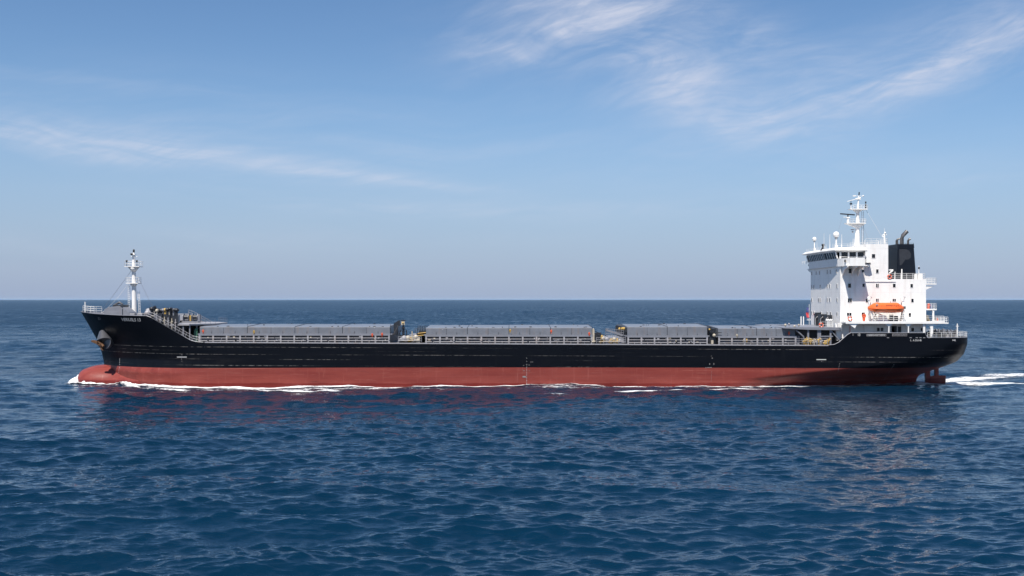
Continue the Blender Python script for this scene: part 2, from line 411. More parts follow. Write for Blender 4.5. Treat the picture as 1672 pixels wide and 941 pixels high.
hull_text('MJ', 1555.2, 1560.2, 554.6, 557.4, 'stern_mark')
def dash(px0, px1, py, th=.14, m='mark', name='load_line', off=.035):
    a = hull_pt(px0, py); b = hull_pt(px1, py); n = 4; vs = []; fs = []
    for i in range(n+1):
        x = a[0]+(b[0]-a[0])*i/n; z = a[2]+(b[2]-a[2])*i/n; vs += [(x, z-th/2), (x, z+th/2)]
    fs = [(2*i, 2*i+2, 2*i+3, 2*i+1) for i in range(n)]
    return decal((vs, fs), name, M[m], off)
dash(289, 305, 583.2, .16); dash(1333, 1349, 587.4, .16)
def marks(rows, name, m):
    for (px, py, w, h) in rows:
        x, y, z = hull_pt(px, py); k = S*(1+y/D)
        decal(([(x-w/2*k, z-h/2*k), (x+w/2*k, z-h/2*k), (x+w/2*k, z+h/2*k), (x-w/2*k, z+h/2*k)], [(0, 1, 2, 3)]), name, M[m], .04)
marks([(195.4, 586.5+3.0*i, .8, 1.1) for i in range(4)] + [(195.2-.55*i, 600+2.9*i, .8, 1.0) for i in range(12)], 'draught_mark', 'mark')
marks([(297, 579.3, .8, 2.2), (296.5, 586.4, 1.0, 2), (297, 590, .7, 1)], 'draught_mark', 'markdim')
marks([(860, 585+i*2.6, .6 if i % 2 else .9, .8) for i in range(0, 18) if i not in (1, 3)], 'draught_mark', 'mark')
marks([(856, 615.4, 5.5, 2.4), (855.5, 605.6, 2.5, .8), (864, 605.8, 2, .8), (868, 591.3, 5, .6), (864, 596.2, 1.2, 1.6), (855, 597, 1.4, .8)], 'load_mark', 'markdim')
marks([(1158.7, 594.4, 1.3, 2.3), (1165.5, 594.4, 1.3, 2.6), (1163, 585, 1.8, 1.4), (1161.5, 581.6, 1.4, .7), (1158, 600.3, 8, .8), (1152.5, 600.6, 1.5, 1.0)], 'draught_mark', 'markdim')
marks([(1162-.1*i, 607+i*2.2, .5, 1.0) for i in range(8)], 'draught_mark', 'markdim')
marks([(1371-.5*i, 594+i*2.4, .6, 1.2) for i in range(7)], 'draught_mark', 'markdim')
marks([(1459.5-1.45*i, 596+i*2.15, .7, .9) for i in range(12)], 'draught_mark', 'mark')
marks([(1341.5, 590.4, 1.2, 1.2)], 'load_mark', 'markdim')
# rudder and propeller boss
mb = MB()
mb.prism([(82.9,-2.5),(85.7,-2.5),(86.0,.3),(86.0,1.3),(84.6,1.3),(84.6,3.2),(83.9,3.2),(83.9,1.3),(82.9,1.1)], 'y', CL-.4, CL+.4)
mb.build('rudder', M['hull'], ship, bevel=.05)
mb = MB(); mb.prism([(82.1,-.8),(82.85,-.8),(82.95,2.9),(82.0,2.7)], 'y', CL-.4, CL+.4)
mb.build('rudder_horn', M['hull'], ship)

# ------------------------------------------------------------------ anchor bolster + anchor
bx, by, bz = (-79.9, 9.9, 9.3)
def cone(mb, a, b, ra, rb, n=28, mi=0): return mb.tube([a, Vector(a).lerp(Vector(b), .5), b], ra, n, mi, True, rb)
pa = Vector((W(179, 548, 9.5)[0], 10.6, W(179, 546, 9.5)[1])); pb = Vector((W(162.0, 559.5, 6.6)[0], 7.3, W(162, 559.5, 6.6)[1]))
ha = hull_pt(169, 542.5); hb = hull_pt(168, 558)
pa = Vector((W(168.5, 542.5, ha[1])[0], ha[1] - .25, W(0, 541.5, ha[1])[1])); pb = Vector((W(169.5, 558, ha[1]-1.3)[0], ha[1] - 1.3, W(0, 558, ha[1]-1.3)[1]))
mb = MB(); cone(mb, pa, pb, .62, 1.42); cone(mb, pb + Vector((.2,1.2,-.1)), pb - (pa-pb).normalized()*.05, 1.3, 1.42)
mb.build('anchor_bolster', M['bolster'], ship)
def make_anchor():
    r = empty('anchor', pb); ax = (pb-pa).normalized()
    o = Vector((-.62,-.35,-.05))
    mb = MB(); mb.tube([o - ax*.8, o + ax*.5], .26, 8); mb.torus((o.x, o.y-.05, o.z), .62, .14, 'y', 18, 8); mb.build('shank', M['rust'], r)
    mb = MB(); c = o + ax*.5
    mb.tube([c+Vector((-.75,-.3,.5)), c, c+Vector((.75,-.2,-.75))], .42, 8); mb.build('crown', M['rust'], r)
    for sx, a_, b_ in ((1, Vector((-2.1,-.3,.55)), Vector((-1.1,-.1,.2))), (-1, Vector((.4,-.4,-1.25)), Vector((.0,-.1,-.5)))):
        mb = MB(); e = c + a_; mb.prism([(e.x-.28, e.z+.32), (e.x+.55, e.z+.28), (c.x+.15, c.z+.1), (c.x-.1, c.z-.55), (e.x+.35, e.z-.36), (e.x-.35, e.z-.1)], 'y', c.y-.45, c.y+.1)
        mb.build('fluke', M['rust'], r, bevel=.05)
    r.scale = (.72,.9,.78); return r
anc = make_anchor(); tag(anc, 'rusty brown stockless anchor housed against the dark cone at the bow', 'anchor')

# ------------------------------------------------------------------ forecastle
mb = MB()
w0 = (W(135,508,14)[0], 12.6); rail(mb, [(-82.2,11.9,13.75),(-84.0,13.2,13.85),(-85.2,14,13.95),(-84.0,14.8,13.85),(-82.2,16.1,13.75)], 1.15, 3, 1.1, .045, .06)
mb.build('bow_railing', M['rail'], ship)
mb = MB(); mb.tube([(-84.6,13.6,13.2),(-84.6,13.6,15.9)], .13, 8); mb.build('jackstaff', M['rail'], ship)
# windlass house
mb = MB(); X0, X1 = -78.9, -75.4
mb.prism([(X0,12.15),(X1,12.15),(X1,14.6),(X1-.6,15.1),(X0+.9,14.9),(X0,14.45)], 'y', 8.2, 13.2, 0); mb.box(-77.4,-75.6,8.6,12.5,14.9,15.35,1); mb.box(-79.2,-78.95,9,12.6,12.2,14.1,0)
mb.prism([(-75.35,12.15),(-74.1,12.15),(-74.1,13.8),(-75.35,14.9)], 'y', 8.4, 12.4, 0)
mb.box(-78.6,-76.2,8.15,8.19,12.5,14.0,0); mb.tube([(-77.2,9,15.3),(-76.2,9,15.8),(-75.6,9,15.4)], .22, 8, 1)
mb.build('windlass_housing', [M['grey'], M['dark']], ship, bevel=.03)
mb = MB()
for x in (-80.4, -73.2, -71.4, -70.2):
    y = 12.4 if x < -78 else 7; mb.tube([(x,y,12.15),(x,y,13.7)], .28, 8); mb.tube([(x+.7,y,12.15),(x+.7,y,13.7)], .28, 8)
mb.build('mooring_bitts', M['lgrey'], ship)
mb = MB()
for x, y in ((-71.8, 3.2), (-70.3, 3.0)): mb.box(x-.5, x+.5, y, y+.5, 13.0, 13.75)
mb.build('fairlead', M['lgrey'], ship, bevel=.05)
# foremast
fmx = -75.1
def platform(mb, x, y, z, hw, hd, th=.14): mb.box(x-hw, x+hw, y-hd, y+hd, z-th, z)
mb = MB(); mb.tube([(fmx+.15,14,12.1),(fmx,14,22.7)], .54, 14, 0, True, .36); mb.tube([(fmx,14,22.9),(fmx-.02,14,25.4)], .34, 12, 0, True, .26)
mb.lathe([(.45,19.0),(.75,19.5)], (fmx,14,0), 12); mb.lathe([(.42,21.9),(1.15,22.8)], (fmx,14,0), 12)
fm = mb.build('foremast', M['white'], ship)
mb = MB(); platform(mb, fmx, 14, 22.95, 1.45, 1.2); rail(mb, [(fmx-1.42,12.85,22.95),(fmx+1.42,12.85,22.95),(fmx+1.42,15.15,22.95),(fmx-1.42,15.15,22.95),(fmx-1.42,12.85,22.95)], 1.0, 2, 1.0, .03, .045)
mb.build('upper_platform', M['white'], fm)
mb = MB(); platform(mb, fmx-.02, 14, 19.65, 1.2, 1.1); rail(mb, [(fmx-1.18,12.95,19.65),(fmx+1.1,12.95,19.65),(fmx+1.1,15.05,19.65),(fmx-1.18,15.05,19.65),(fmx-1.18,12.95,19.65)], 1.1, 2, .8, .03, .045)
mb.build('lower_platform', M['white'], fm)
for sx in (-1, 1):
    mb = MB(); xa = fmx + sx*.75; xb = xa+.38*sx
    zt_ = 19.3 if sx < 0 else 18.0
    for xx in (xa, xb): mb.tube([(xx+.25*sx if sx > 0 else xx, 14, 13.4), (xx,14,zt_)], .04, 4)
    for i in range(14): z = 13.7 + i*(zt_-13.7)/14; mb.tube([(xa+(.2 if sx>0 else 0)*(1-i/14),14,z),(xb+(.2 if sx>0 else 0)*(1-i/14),14,z)], .035, 4)
    mb.build('ladder', M['rail'], fm)
mb = MB(); mb.box(fmx-.4,fmx+.35,13.6,14.4,25.2,25.35,1); mb.lathe([(.17,0),(.2,.2),(.2,.55),(.12,.75)], (fmx,14,25.6), 10, mi=0); mb.tube([(fmx,14,25.3),(fmx,14,25.7)],.2,8,1); mb.lathe([(.2,-.25),(.22,.1)], (fmx-.25,13.5,25.35), 10, 'y', 0)
mb.tube([(fmx-.6,14,24.9),(fmx+.75,14,24.9)],.05,6,1)
mb.build('masthead_light', [M['black'], M['white']], fm)
mb = MB()
for sx in (-1.05, .95): mb.lathe([(.2,0),(.2,.35)], (fmx+sx,12.95,23.8), 8); mb.tube([(fmx+sx,13,22.95),(fmx+sx,13,23.8)], .06, 5)
mb.build('floodlight', M['black'], fm)
def wire(a, b, r=.028, name='stay_wire', sag=0, m='grey', parent=None):
    a, b = Vector(a), Vector(b); n = 10 if sag else 1
    MB().tube([a.lerp(b, i/n) - Vector((0,0,sag*math.sin(PI*i/n))) for i in range(n+1)], r, 4).build(name, M[m], parent or ship)
x1, z1 = W(166, 501, 14); wire((fmx-.4,14,22.2), (x1+.2,14,z1-.6), .03)
wire((fmx-1.1,14,19.5), (x1,13.5,13.6), .025, sag=.5, m='rail')
x2, z2 = W(250, 501, 14); wire((fmx+1.1,14,20.3), (x2,14,z2-.3), .025)
# forecastle machinery seen as a packed row: mooring winches, ventilators, posts
def winch(x, y, z, s=1.0, mats=('dark','grey','yellow'), drum=2):
    mb = MB(); L_ = 1.5*s
    mb.box(x-L_, x+L_, y-.7*s, y+.7*s, z, z+.25*s, 1)
    mb.tube([(x-L_*.95,y,z+.95*s),(x+L_*.95,y,z+.95*s)], .12*s, 8, 0)
    for i in range(drum):
        c = x - L_*.55 + i*L_*1.1; mb.tube([(c-.45*s,y,z+.95*s),(c+.4*s,y,z+.95*s)], .42*s, 14, 0)
        for e in (-.5, .45): mb.tube([(c+e*s,y,z+.95*s),(c+(e+.08)*s,y,z+.95*s)], .72*s, 18, 1)
    mb.box(x+L_*.9, x+L_*1.15, y-.5*s, y+.5*s, z+.2*s, z+1.5*s, 1); mb.box(x-.1*s, x+.12*s, y-.5*s, y+.5*s, z+.2*s, z+1.3*s, 2)
    return mb.build('mooring_winch', [M[q] for q in mats], ship)
winch(-69.3, 5.5, 12.15, .95); winch(-66.5, 9, 11.75, 1.1); winch(-64.6, 17, 11.75, 1.1); winch(-72.2, 18, 12.15, 1.0)
def vent(x, y, z, h, r=.3, m='grey', style=0):
    mb = MB()
    if style == 0: mb.tube([(x,y,z),(x,y,z+h)], r*.7, 10, 0); mb.lathe([(r*.7,h-.2),(r*1.3,h-.05),(r*1.3,h+.25),(r*.5,h+.45)], (x,y,z), 12)
    else: mb.tube([(x,y,z),(x,y,z+h),(x+.1,y-.25,z+h+.28),(x+.1,y-.6,z+h+.1)], r*.75, 10, 0)
    return mb.build('ventilator', M[m], ship)
random.seed(5)
mb = MB(); mb.prism([(-68.6,12.15),(-66.2,12.15),(-66.2,13.9),(-68.6,13.9)],'y',9.5,12); mb.box(-69.0,-68.6,8.4,9.2,12.15,14.7)
mb.build('deck_locker', M['grey'], ship, bevel=.04)
mb = MB(); mb.ball((-69.15,4.2,13.75), .62, 12); mb.box(-69.5,-68.8,3.9,4.5,12.2,13.3); mb.build('capstan', M['lgrey'], ship)
for i, (px, top, w_, mm, st) in enumerate([(243,505,.40,'lgrey',0),(248,502.6,.34,'dark',0),(252.5,502,.42,'dark',1),(256,506,.2,'cream',0),(259,505.5,.34,'dark',0),(263,505.5,.30,'dark',0),(266.5,505,.3,'grey',0),(270,504.6,.28,'yellow',0),(273.5,504,.3,'dark',0),(276.5,504.4,.26,'cream',0),(279.5,504,.34,'dark',1),(283,505,.3,'grey',0),(286,504.6,.26,'dark',0),(288.5,504.8,.3,'dark',0)]):
    y = random.choice((4.6, 6.0, 8.5)); x, z = W(px, top, y); zb = 12.15 if x < -67 else 11.75
    vent(x, y, zb, z - zb - .3, w_*1.15, mm, st)
for i, px in enumerate((262, 269, 275, 281, 287)):
    y = 3.2 + .3*(i % 2); x, z = W(px, 512+i*1.2, y); mb = MB(); mb.box(x-.35, x+.35, y, y+.7, 9.5, z); mb.tube([(x,y-.15,10.5),(x,y-.15,z-.5)], .12, 6, 1)
    mb.tube([(x-.2,y-.2,z-1.3),(x+.2,y-.2,z-1.1)], .1, 6, 1)
    mb.build('mooring_post', [M['dark'], M['cream' if i % 2 else 'lgrey']], ship)
# raised forecastle extension slab with columns and stairs
mb = MB(); xa = W(276, 528, 3)[0]; xb = W(336, 527, 9)[0]
mb.prism([(-67.4,3.2),(-61.0,3.2),(-57.6,9.5),(-57.6,18.5),(-61.0,24.8),(-67.4,24.8)], 'z', 11.45, 11.72); mb.build('forecastle_platform', M['lgrey'], ship)
mb = MB()
for x, y in ((-62.2,3.5),(-61.0,3.6),(-60.2,5.5),(-59.2,7.2),(-58.0,10),(-61.5,24.5),(-58,18)): mb.box(x-.11,x+.11,y-.11,y+.11,8.3,11.45)
mb.box(-62.3,-57.9,8,20,8.2,8.6)
mb.build('platform_column', M['grey'], ship)
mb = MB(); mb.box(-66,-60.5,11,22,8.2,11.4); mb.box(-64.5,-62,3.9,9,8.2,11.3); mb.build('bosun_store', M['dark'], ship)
mb = MB(); rail(mb, [(-60.9,3.4,11.72),(-57.7,9.5,11.72)], .0001+.9, 2, 1.5, .022, .03); rail(mb, [(-57.7,18.5,11.72),(-61,24.6,11.72)], .9, 2, 1.5, .022, .03); mb.build('platform_railing', M['grey'], ship)
for (x, y, m_, hh) in ((-60.3, 5, 'green', .8), (-59.2, 8, 'cream', .7), (-58.9, 11, 'green', .9), (-59.6,12,'grey',.6)):
    mb = MB(); mb.box(x-.3,x+.3,y,y+.6,8.1,9.6+hh); mb.lathe([(.3,0),(.34,.3),(.1,.5)], (x,y+.3,9.6+hh), 10); mb.build('deck_fitting', M[m_], ship)
# sloping hand rails on the bulwark (both sides)
for sgn in (-1, 1):
    mb = MB(); p = []
    for X in (-68.3, -67.2, -59.8, -58.6): p.append(Vector((X, CL+sgn*(float(half(X, ztop(X)))-.1), float(ztop(X)))))
    for off in (.42, .9): mb.tube([q+Vector((.25,0,off)) for q in p], .038, 5)
    for i in range(15):
        t = i/14; X = -68.2 + 9.3*t; b_ = Vector((X, CL+sgn*(float(half(X, ztop(X)))-.1), float(ztop(X)))); mb.tube([b_, b_+Vector((.25,0,.9))], .036, 4)
    mb.build('slope_railing', M['lgrey'], ship)

# ------------------------------------------------------------------ cargo hatches
def hatch(px0, px1, top_near, tilt=0.0, extra=0.0):
    x0 = W(px0, 540, 3.0)[0]; x1 = W(px1, 540, 3.0)[0]; yn, yf = 3.0, 25.0
    xm = (x0+x1)/2; dz = trim(xm); zt_ = ZC - (top_near-HY)*S*(1+3/D)
    # coaming
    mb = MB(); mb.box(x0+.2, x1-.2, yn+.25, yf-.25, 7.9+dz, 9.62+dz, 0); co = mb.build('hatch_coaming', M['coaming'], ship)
    mb = MB(); mb.box(x0-.05, x1+.05, yn-.62, yn+.25, 9.52+dz, 9.72+dz); mb.box(x0-.05, x1+.05, yf-.25, yf+.42, 9.52+dz, 9.72+dz)
    mb.box(x0-.05, x1+.05, yn-.64, yn-.56, 9.36+dz, 9.78+dz)
    mb.box(x0-.4, x0+.2, yn, yf, 9.52+dz, 9.72+dz); mb.box(x1-.2, x1+.4, yn, yf, 9.52+dz, 9.72+dz); mb.build('coaming_rim', M['grey'], co)
    # stays
    mb = MB(); n = max(2, round((x1-x0)/2.63))
    for i in range(n+1):
        x = x0 + .15 + (x1-x0-.3)*i/n
        mb.prism([(yn-.56,9.5+dz),(yn+.25,9.5+dz),(yn+.25,8.0+dz),(yn-.62,8.0+dz)], 'x', x-.03, x+.03); mb.box(x-.15, x+.15, yn-.64, yn-.57, 8.02+dz, 9.36+dz)
        if i < n: xx = x + .5*(x1-x0)/n; mb.box(xx-.05, xx+.05, yn-.1, yn+.24, 8.02+dz, 8.75+dz)
    mb.build('coaming_stay', M['lgrey'], co)
    # piping along the coaming
    mb = MB()
    for (yy, zz, r, c) in ((yn-.95, 8.42, .075, 0), (yn-.15, 8.66, .07, 1), (yn-.9, 8.92, .07, 0)):
        q = x0
        while q < x1-.3:
            e = min(x1-.1, q + random.uniform(1.2, 5.5)); mb.tube([(q,yy,zz+dz),(e,yy,zz+dz)], r, 6, c); q = e + random.choice((.02,.05,.15,.3))
    for _ in range(int((x1-x0)/1.1)):
        q = random.uniform(x0+.5, x1-.8); zz = random.uniform(8.2, 9.2); mb.box(q, q+random.uniform(.12,.5), yn-.6, yn-.45, zz+dz, zz+dz+random.uniform(.1,.3), random.choice((0,1,1,2)))
    mb.build('deck_piping', [M['lgrey'], M['grey'], M['cream']], co)
    # cover panels
    npan = max(1, round((x1-x0)/8.6)); w = (x1-x0)/npan
    for i in range(npan):
        a = x0 + i*w + .05; b = x0 + (i+1)*w - .05; mb = MB(); zl = 9.76+dz; zt2 = zt_ + random.uniform(-.03,.03)
        prof = [(yn,zl),(yn,zt2-.10),(yn+.10,zt2),(CL,zt2+.28),(yf-.10,zt2),(yf,zt2-.10),(yf,zl)]
        mb.prism(prof, 'x', a, b, 0)
        for j in range(1, 4):
            xx = a + (b-a)*j/4 ; hgt = zt2-.14 if j == 2 else zl+.5
            mb.box(xx-.022, xx+.022, yn-.03, yn-.003, zl+.05, hgt, 1)
            mb.box(xx-.07, xx+.07, yn-.09, yn-.003, zl, zl+.13, 1)
        mb.box(a, b, yn-.06, yn-.003, zl+.02, zl+.09, 0)
        mb.box(b-.02, b+.1, yn+.12, yn+.2, zl+.05, zt2-.2, 1)
        cv = mb.build('hatch_cover', [M['hatch'], M['dark']], ship)
        mb = MB()
        for _ in range(5):
            q = random.uniform(a+.4, b-.8); yy = random.choice((yn+.4, yn+1.2, CL-.5, yf-1.0, yn+6)); zc = zt2 + .28*(1-abs(yy-CL)/11)
            mb.box(q, q+random.uniform(.15,.5), yy, yy+.25, zc-.02, zc+random.uniform(.06,.16))
        mb.build('lifting_lug', M['dark'], cv)
        mb = MB(); mb.tube([(b+.05,yn+.2,zt2+.03),(b+.05,CL,zt2+.31),(b+.05,yf-.2,zt2+.03)], .06, 5); mb.build('joint_seal', M['dark'], cv)
hatch(326, 637, 534.0); hatch(695, 967, 535.3); hatch(1024, 1155, 533.6); hatch(1172, 1299, 536.2)
# open side rails where the hatches leave gaps, and gap machinery
def gap_rail(px0, px1):
    x0, x1 = W(px0, 560)[0], W(px1, 560)[0]; mb = MB(); z = 8.3+trim(x0); rail(mb, [(x0,.3,z),(x1,.3,z)], 1.05, 3, 1.3, .035, .05); mb.build('deck_railing', M['lgrey'], ship)
gap_rail(650, 688); gap_rail(974, 1022); gap_rail(1300, 1352)
for px in (314, 322): 
    x = W(px, 560, 1)[0]; mb = MB(); rail(mb, [(x,.4,8.4),(x+.9,.4,8.4)], 1.1, 3, .9, .04, .05); mb.build('deck_railing', M['lgrey'], ship)
# gap one: dark electric console, lamp pillar, reel
x, z = W(645, 530, 4); mb = MB(); mb.box(x-.3,x+.5,4.3,5.0,9.6,z-.3,0); mb.prism([(x-.3,z+.2),(x+.7,z+.8),(x+.9,z+.7),(x+.9,z-.3),(x-.3,z-.3)],'y',4.4,4.8,0); mb.tube([(x-1.2,4,9.8),(x-.8,3.9,z),(x-.5,3.9,z-.4)],.07,5,1)
mb.tube([(x-.3,3.9,9.7),(x+.6,3.9,z-.2)],.06,5,1); mb.build('control_console', [M['dark'], M['steel']], ship)
x, z = W(658.5, 524.5, 5); mb = MB(); mb.tube([(x,5,8),(x,5,z-.4)],.17,10,0); mb.box(x-.3,x+.3,4.6,5.4,z-1.4,z-1.1,0); mb.box(x-.38,x+.3,4.6,5.3,z-.75,z+.05,1); mb.box(x-.42,x+.42,4.55,5.4,z+.05,z+.2,0); mb.ball((x-.03,4.55,z-.35),.17,8,2)
mb.tube([(x-.8,4.6,8),(x-.6,4.6,z-2.2),(x-.1,4.7,z-1.2)],.06,6,0); mb.tube([(x+.7,4.6,8),(x+.6,4.6,z-1.8),(x+.1,4.7,z-1.2)],.07,6,0); mb.box(x-.7,x+.7,4.4,6,8.1,9.6,0)
for i in range(5): mb.box(x-1.0+i*.42, x-.92+i*.42, 4.3, 4.4, 9.0, 10.9-.25*(i%3), 0)
mb.build('lamp_pillar', [M['dark'], M['cream'], M['yellow']], ship)
for (px, py, w_, mm) in ((655,553,.5,'lgrey'),(660,551.5,.9,'lgrey'),(666,551,.8,'cream'),(671,552,.5,'yellow'),(679,549.5,.75,'cream'),(676,555,.4,'grey')):
    x, z = W(px, py, 2.5); mb = MB(); mb.box(x-w_,x+w_,2.4,3.6,8.0,z-.2); mb.ball((x,2.7,z-.15), w_*.62, 8); mb.tube([(x-w_,2.3,8.6),(x+w_,2.3,8.7)],.12,6)
    mb.build('deck_valve', M[mm], ship, recalc=True)
x, z = W(673, 541, 2.5); mb = MB(); mb.tube([(x,2.5,8),(x,2.5,z)],.13,8); mb.tube([(x-.4,2.5,9.4),(x+.4,2.5,9.4)],.1,6); mb.build('sounding_post', M['cream'], ship)
for (px, py, w_) in ((690, 537, .9), (688, 541, 1.2)):
    x, z = W(px, py, 6); mb = MB(); mb.box(x-w_*.8,x+w_*.8,6,8,8,z-.4,0); rail(mb, [(x-w_,5.9,z-.4),(x+w_,5.9,z-.4)], .9, 3, .5, .05, .06, 0); mb.tube([(x-w_,5.8,z-.9),(x+w_,5.8,z-.7)],.09,6,1); mb.build('walkway_grating', [M['dark'], M['yellow']], ship)
mb = MB(); mb.box(W(650,550,3)[0], W(694,550,3)[0], 8, 24, 8.0, 8.9); mb.box(W(667,550,9)[0], W(684,550,9)[0], 9, 20, 8.9, 9.5); mb.build('crossover_duct', M['grey'], ship)
# gap two
for (px, py, w_, mm) in ((983,548,.35,'yellow'),(985,552,.7,'cream'),(991,553,.8,'lgrey'),(998,554.5,.55,'yellow'),(1003,553,.7,'cream'),(1008,553.5,.35,'yellow'),(1012,555,.5,'lgrey'),(969,537,.3,'cream')):
    x, z = W(px, py, 2.5); mb = MB(); mb.box(x-w_*.6,x+w_*.6,2.4,3.3,8.0,z-.15); mb.ball((x,2.6,z-.1), w_*.55, 8); mb.tube([(x-w_*1.2,2.3,8.4),(x+w_*1.2,2.3,8.5)],.12,6)
    mb.build('deck_valve', M[mm], ship)
x, z = W(973, 541, 5); mb = MB(); mb.box(x-.8,x+1.0,5,7,8,z-.3); mb.prism([(x-.8,z-.3),(x+1.6,8.9),(x+1.6,8),(x-.8,8)],'y',4.5,5); mb.tube([(x-.9,4.6,z+.3),(x+2.2,4.6,z-1.0)],.07,5); mb.tube([(x-.6,4.6,z+.4),(x-.6,4.6,9)],.07,5); mb.build('hydraulic_unit', M['dark'], ship)
mb = MB(); xa, xb = W(991,545,5)[0], W(1023,545,5)[0]
rail(mb, [(xa-.1,6.5,9.4),(xb,6.5,9.0)], 1.4, 3, .45, .05, .07); mb.box(xa,xb,6.5,22,8,9.0); mb.prism([(xa,10.7),(xb-.6,9.7),(xb-.6,9.3),(xa,10.3)],'y',6.4,6.9)
mb.build('walkway_grating', M['grey'], ship)
# ladder-like frames and lamps on the fore end of the third hatch
x0 = W(1024,540,3)[0]; mb = MB()
for i in range(14): y = 3.5+i*1.5; mb.box(x0-.35,x0-.02,y,y+.18,9.6,11.0,0)
mb.box(x0-.3,x0-.02,3.2,24.5,10.2,10.4,0); mb.build('end_stiffener', M['dark'], ship)
mb = MB()
for y in (4.5, 7.5, 13): mb.ball((x0-.45,y,10.95-.03*y),.3,8)
mb.build('end_fitting', M['yellow'], ship)
# gap three: small dark unit between hatch three and four
x0 = W(1157,545,3)[0]; x1 = W(1170,545,3)[0]; mb = MB(); mb.box(x0+.1,x1-.1,3.2,6,8,10.9,0); mb.box(x0+.2,x0+.55,2.9,3.2,9.9,11.2,0); mb.box(x0+.8,x0+1.15,2.9,3.2,9.5,10.9,0); mb.tube([(x0-.3,2.8,11),(x0+.3,2.7,10.2),(x0+2.4,2.7,10.1)],.09,6,0); mb.ball((x1-.5,2.7,9.6),.33,8,1); mb.ball((x0+.15,2.9,10.7),.2,8,2)
mb.box(x0+.4,x0+.8,2.4,2.8,8.0,8.7,1)
mb.build('hatch_motor', [M['dark'], M['cream'], M['yellow']], ship)
# coloured fittings on the coamings
for (px, py, mm) in ((332,541,'orange2'),(415,542,'yellow'),(608,547,'orange2'),(624,546,'orange2'),(833,540,'yellow'),(900,541,'orange2'),(962,545,'orange2'),(1391/1.0-188,548,'cream'),(1288,544,'orange2'),(1214,557,'cream'),(1219,556,'yellow')):
    x, z = W(px, py, 2.5); mb = MB(); mb.box(x-.09,x+.09,2.3,2.5,z-.4,z+.3); mb.torus((x,2.28,z),.15,.06,'y',12,6); mb.build('fire_hose_box', M[mm], ship, recalc=False)

# ------------------------------------------------------------------ accommodation platform forward of the house
xa = 50.9; xb = 61.9
mb = MB(); mb.prism([(xa,10.95),(xa+4.5,10.7),(xb,10.6),(xb,11.12),(xa+2,11.18),(xa,11.1)], 'y', 1.6, 26.4); mb.build('forward_platform', M['grey'], ship)
mb = MB()
for px in (1319.5, 1336, 1339, 1356): x = W(px,545,2)[0]; mb.box(x-.16,x+.16,1.9,2.2,7.75,10.7)
x0, x1 = W(1339,545,2)[0], W(1360,545,2)[0]
mb.box(x0,x1,1.95,2.15,9.35,9.55); mb.tube([(x1-.4,2,10.6),(x1+1.6,2,8.2)],.12,6); mb.tube([(W(1300,545,2)[0],2,10.6),(W(1312,545,2)[0],2,9.4),(W(1313,545,2)[0],2,7.9)],.15,6)
for y in (5, 9, 14, 20): mb.box(53.2,53.5,y,y+.3,7.7,10.7)
mb.build('platform_column', M['grey'], ship)
mb = MB(); mb.box(54.0,61.9,5.0,25,7.7,10.6); mb.build('dark_void_fill', M['dark'], ship)  # dark box standing in for the shaded void under the platform
mb = MB(); mb.box(W(1341,545,3)[0],W(1354,545,3)[0],3,4.5,7.7,9.3); mb.box(W(1296,545,3)[0],W(1306,545,3)[0],3,8,7.8,9.5); mb.build('store_box', M['grey'], ship, bevel=.05)
random.seed(21)
for (px, py, w_, mm) in ((1313,557,.3,'yellow'),(1316,554,.35,'yellow'),(1320,555,.5,'yellow'),(1324,557,.4,'yellow'),(1328,556.5,.45,'cream'),(1330,559,.3,'cream'),(1337,555,.45,'yellow'),(1341,558,.3,'lgrey'),(1350,557,.55,'yellow'),(1353,555,.35,'yellow'),(1347,560,.4,'yellow'),(1333,558,.3,'lgrey')):
    x, z = W(px, py, 1.2); mb = MB(); mb.tube([(x,1.2,7.7),(x,1.2,z)], w_*.3, 6); mb.tube([(x-w_,1.1,z-.1),(x+w_,1.1,z+.15)], w_*.36, 6); mb.tube([(x-.3*w_,1.0,z-.5),(x+.3*w_,1.0,z+.4)], w_*.22, 6)
    mb.build('deck_valve', M[mm], ship)
mb = MB(); rail(mb, [(57.8,1.9,11.15),(61.5,1.9,11.15)], 1.0, 2, 1.2, .03, .04); mb.build('platform_railing', M['rail'], ship)
for (px, py, mm, r_) in ((1305,531,'cream',.2),(1298,533,'cream',.22),(1283,531,'cream',.25),(1289,529.5,'lgrey',.2)):
    x, z = W(px, py, 2); mb = MB(); mb.tube([(x,2.3,11.1),(x,2.3,z)],.07,6); mb.ball((x,2.3,z),r_,8); mb.build('deck_lamp', M[mm], ship)
for px, m_ in ((1308,'white'),(1312,'white')):
    x, z = W(px, 517, 20); mb = MB(); mb.box(x-.1,x+.1,19.9,20.1,11.1,z); mb.build('vent_cowl', M[m_], ship, bevel=.05)
for (y, w_, h_) in ((13.5, 2.4, 2.3), (9.4, 1.6, 2.2), (16.8,1.3,2.6)):
    mb = MB(); mb.box(61.0,62.0,y-w_/2,y+w_/2,11.15,11.15+h_,0); mb.box(60.9,60.99,y-w_/2+.1,y-.05,11.3,11+h_-.1,0); mb.box(60.9,60.99,y+.05,y+w_/2-.1,11.3,11+h_-.1,0); mb.tube([(60.8,y-w_/2-.2,11.1),(60.8,y-w_/2-.2,12.6),(61.2,y-w_/2-.2,13.0)],.09,6,1)
    mb.build('machinery_cabinet', [M['dark'], M['lgrey']], ship, bevel=0)
for y in (4.3, 5.4, 6.6, 7.6):
    mb = MB(); mb.tube([(60.9,y,11.1),(60.9,y,12.3),(60.75,y-.1,12.55),(60.5,y-.2,12.3)],.13,8); mb.build('gooseneck_vent', M['rail'], ship)

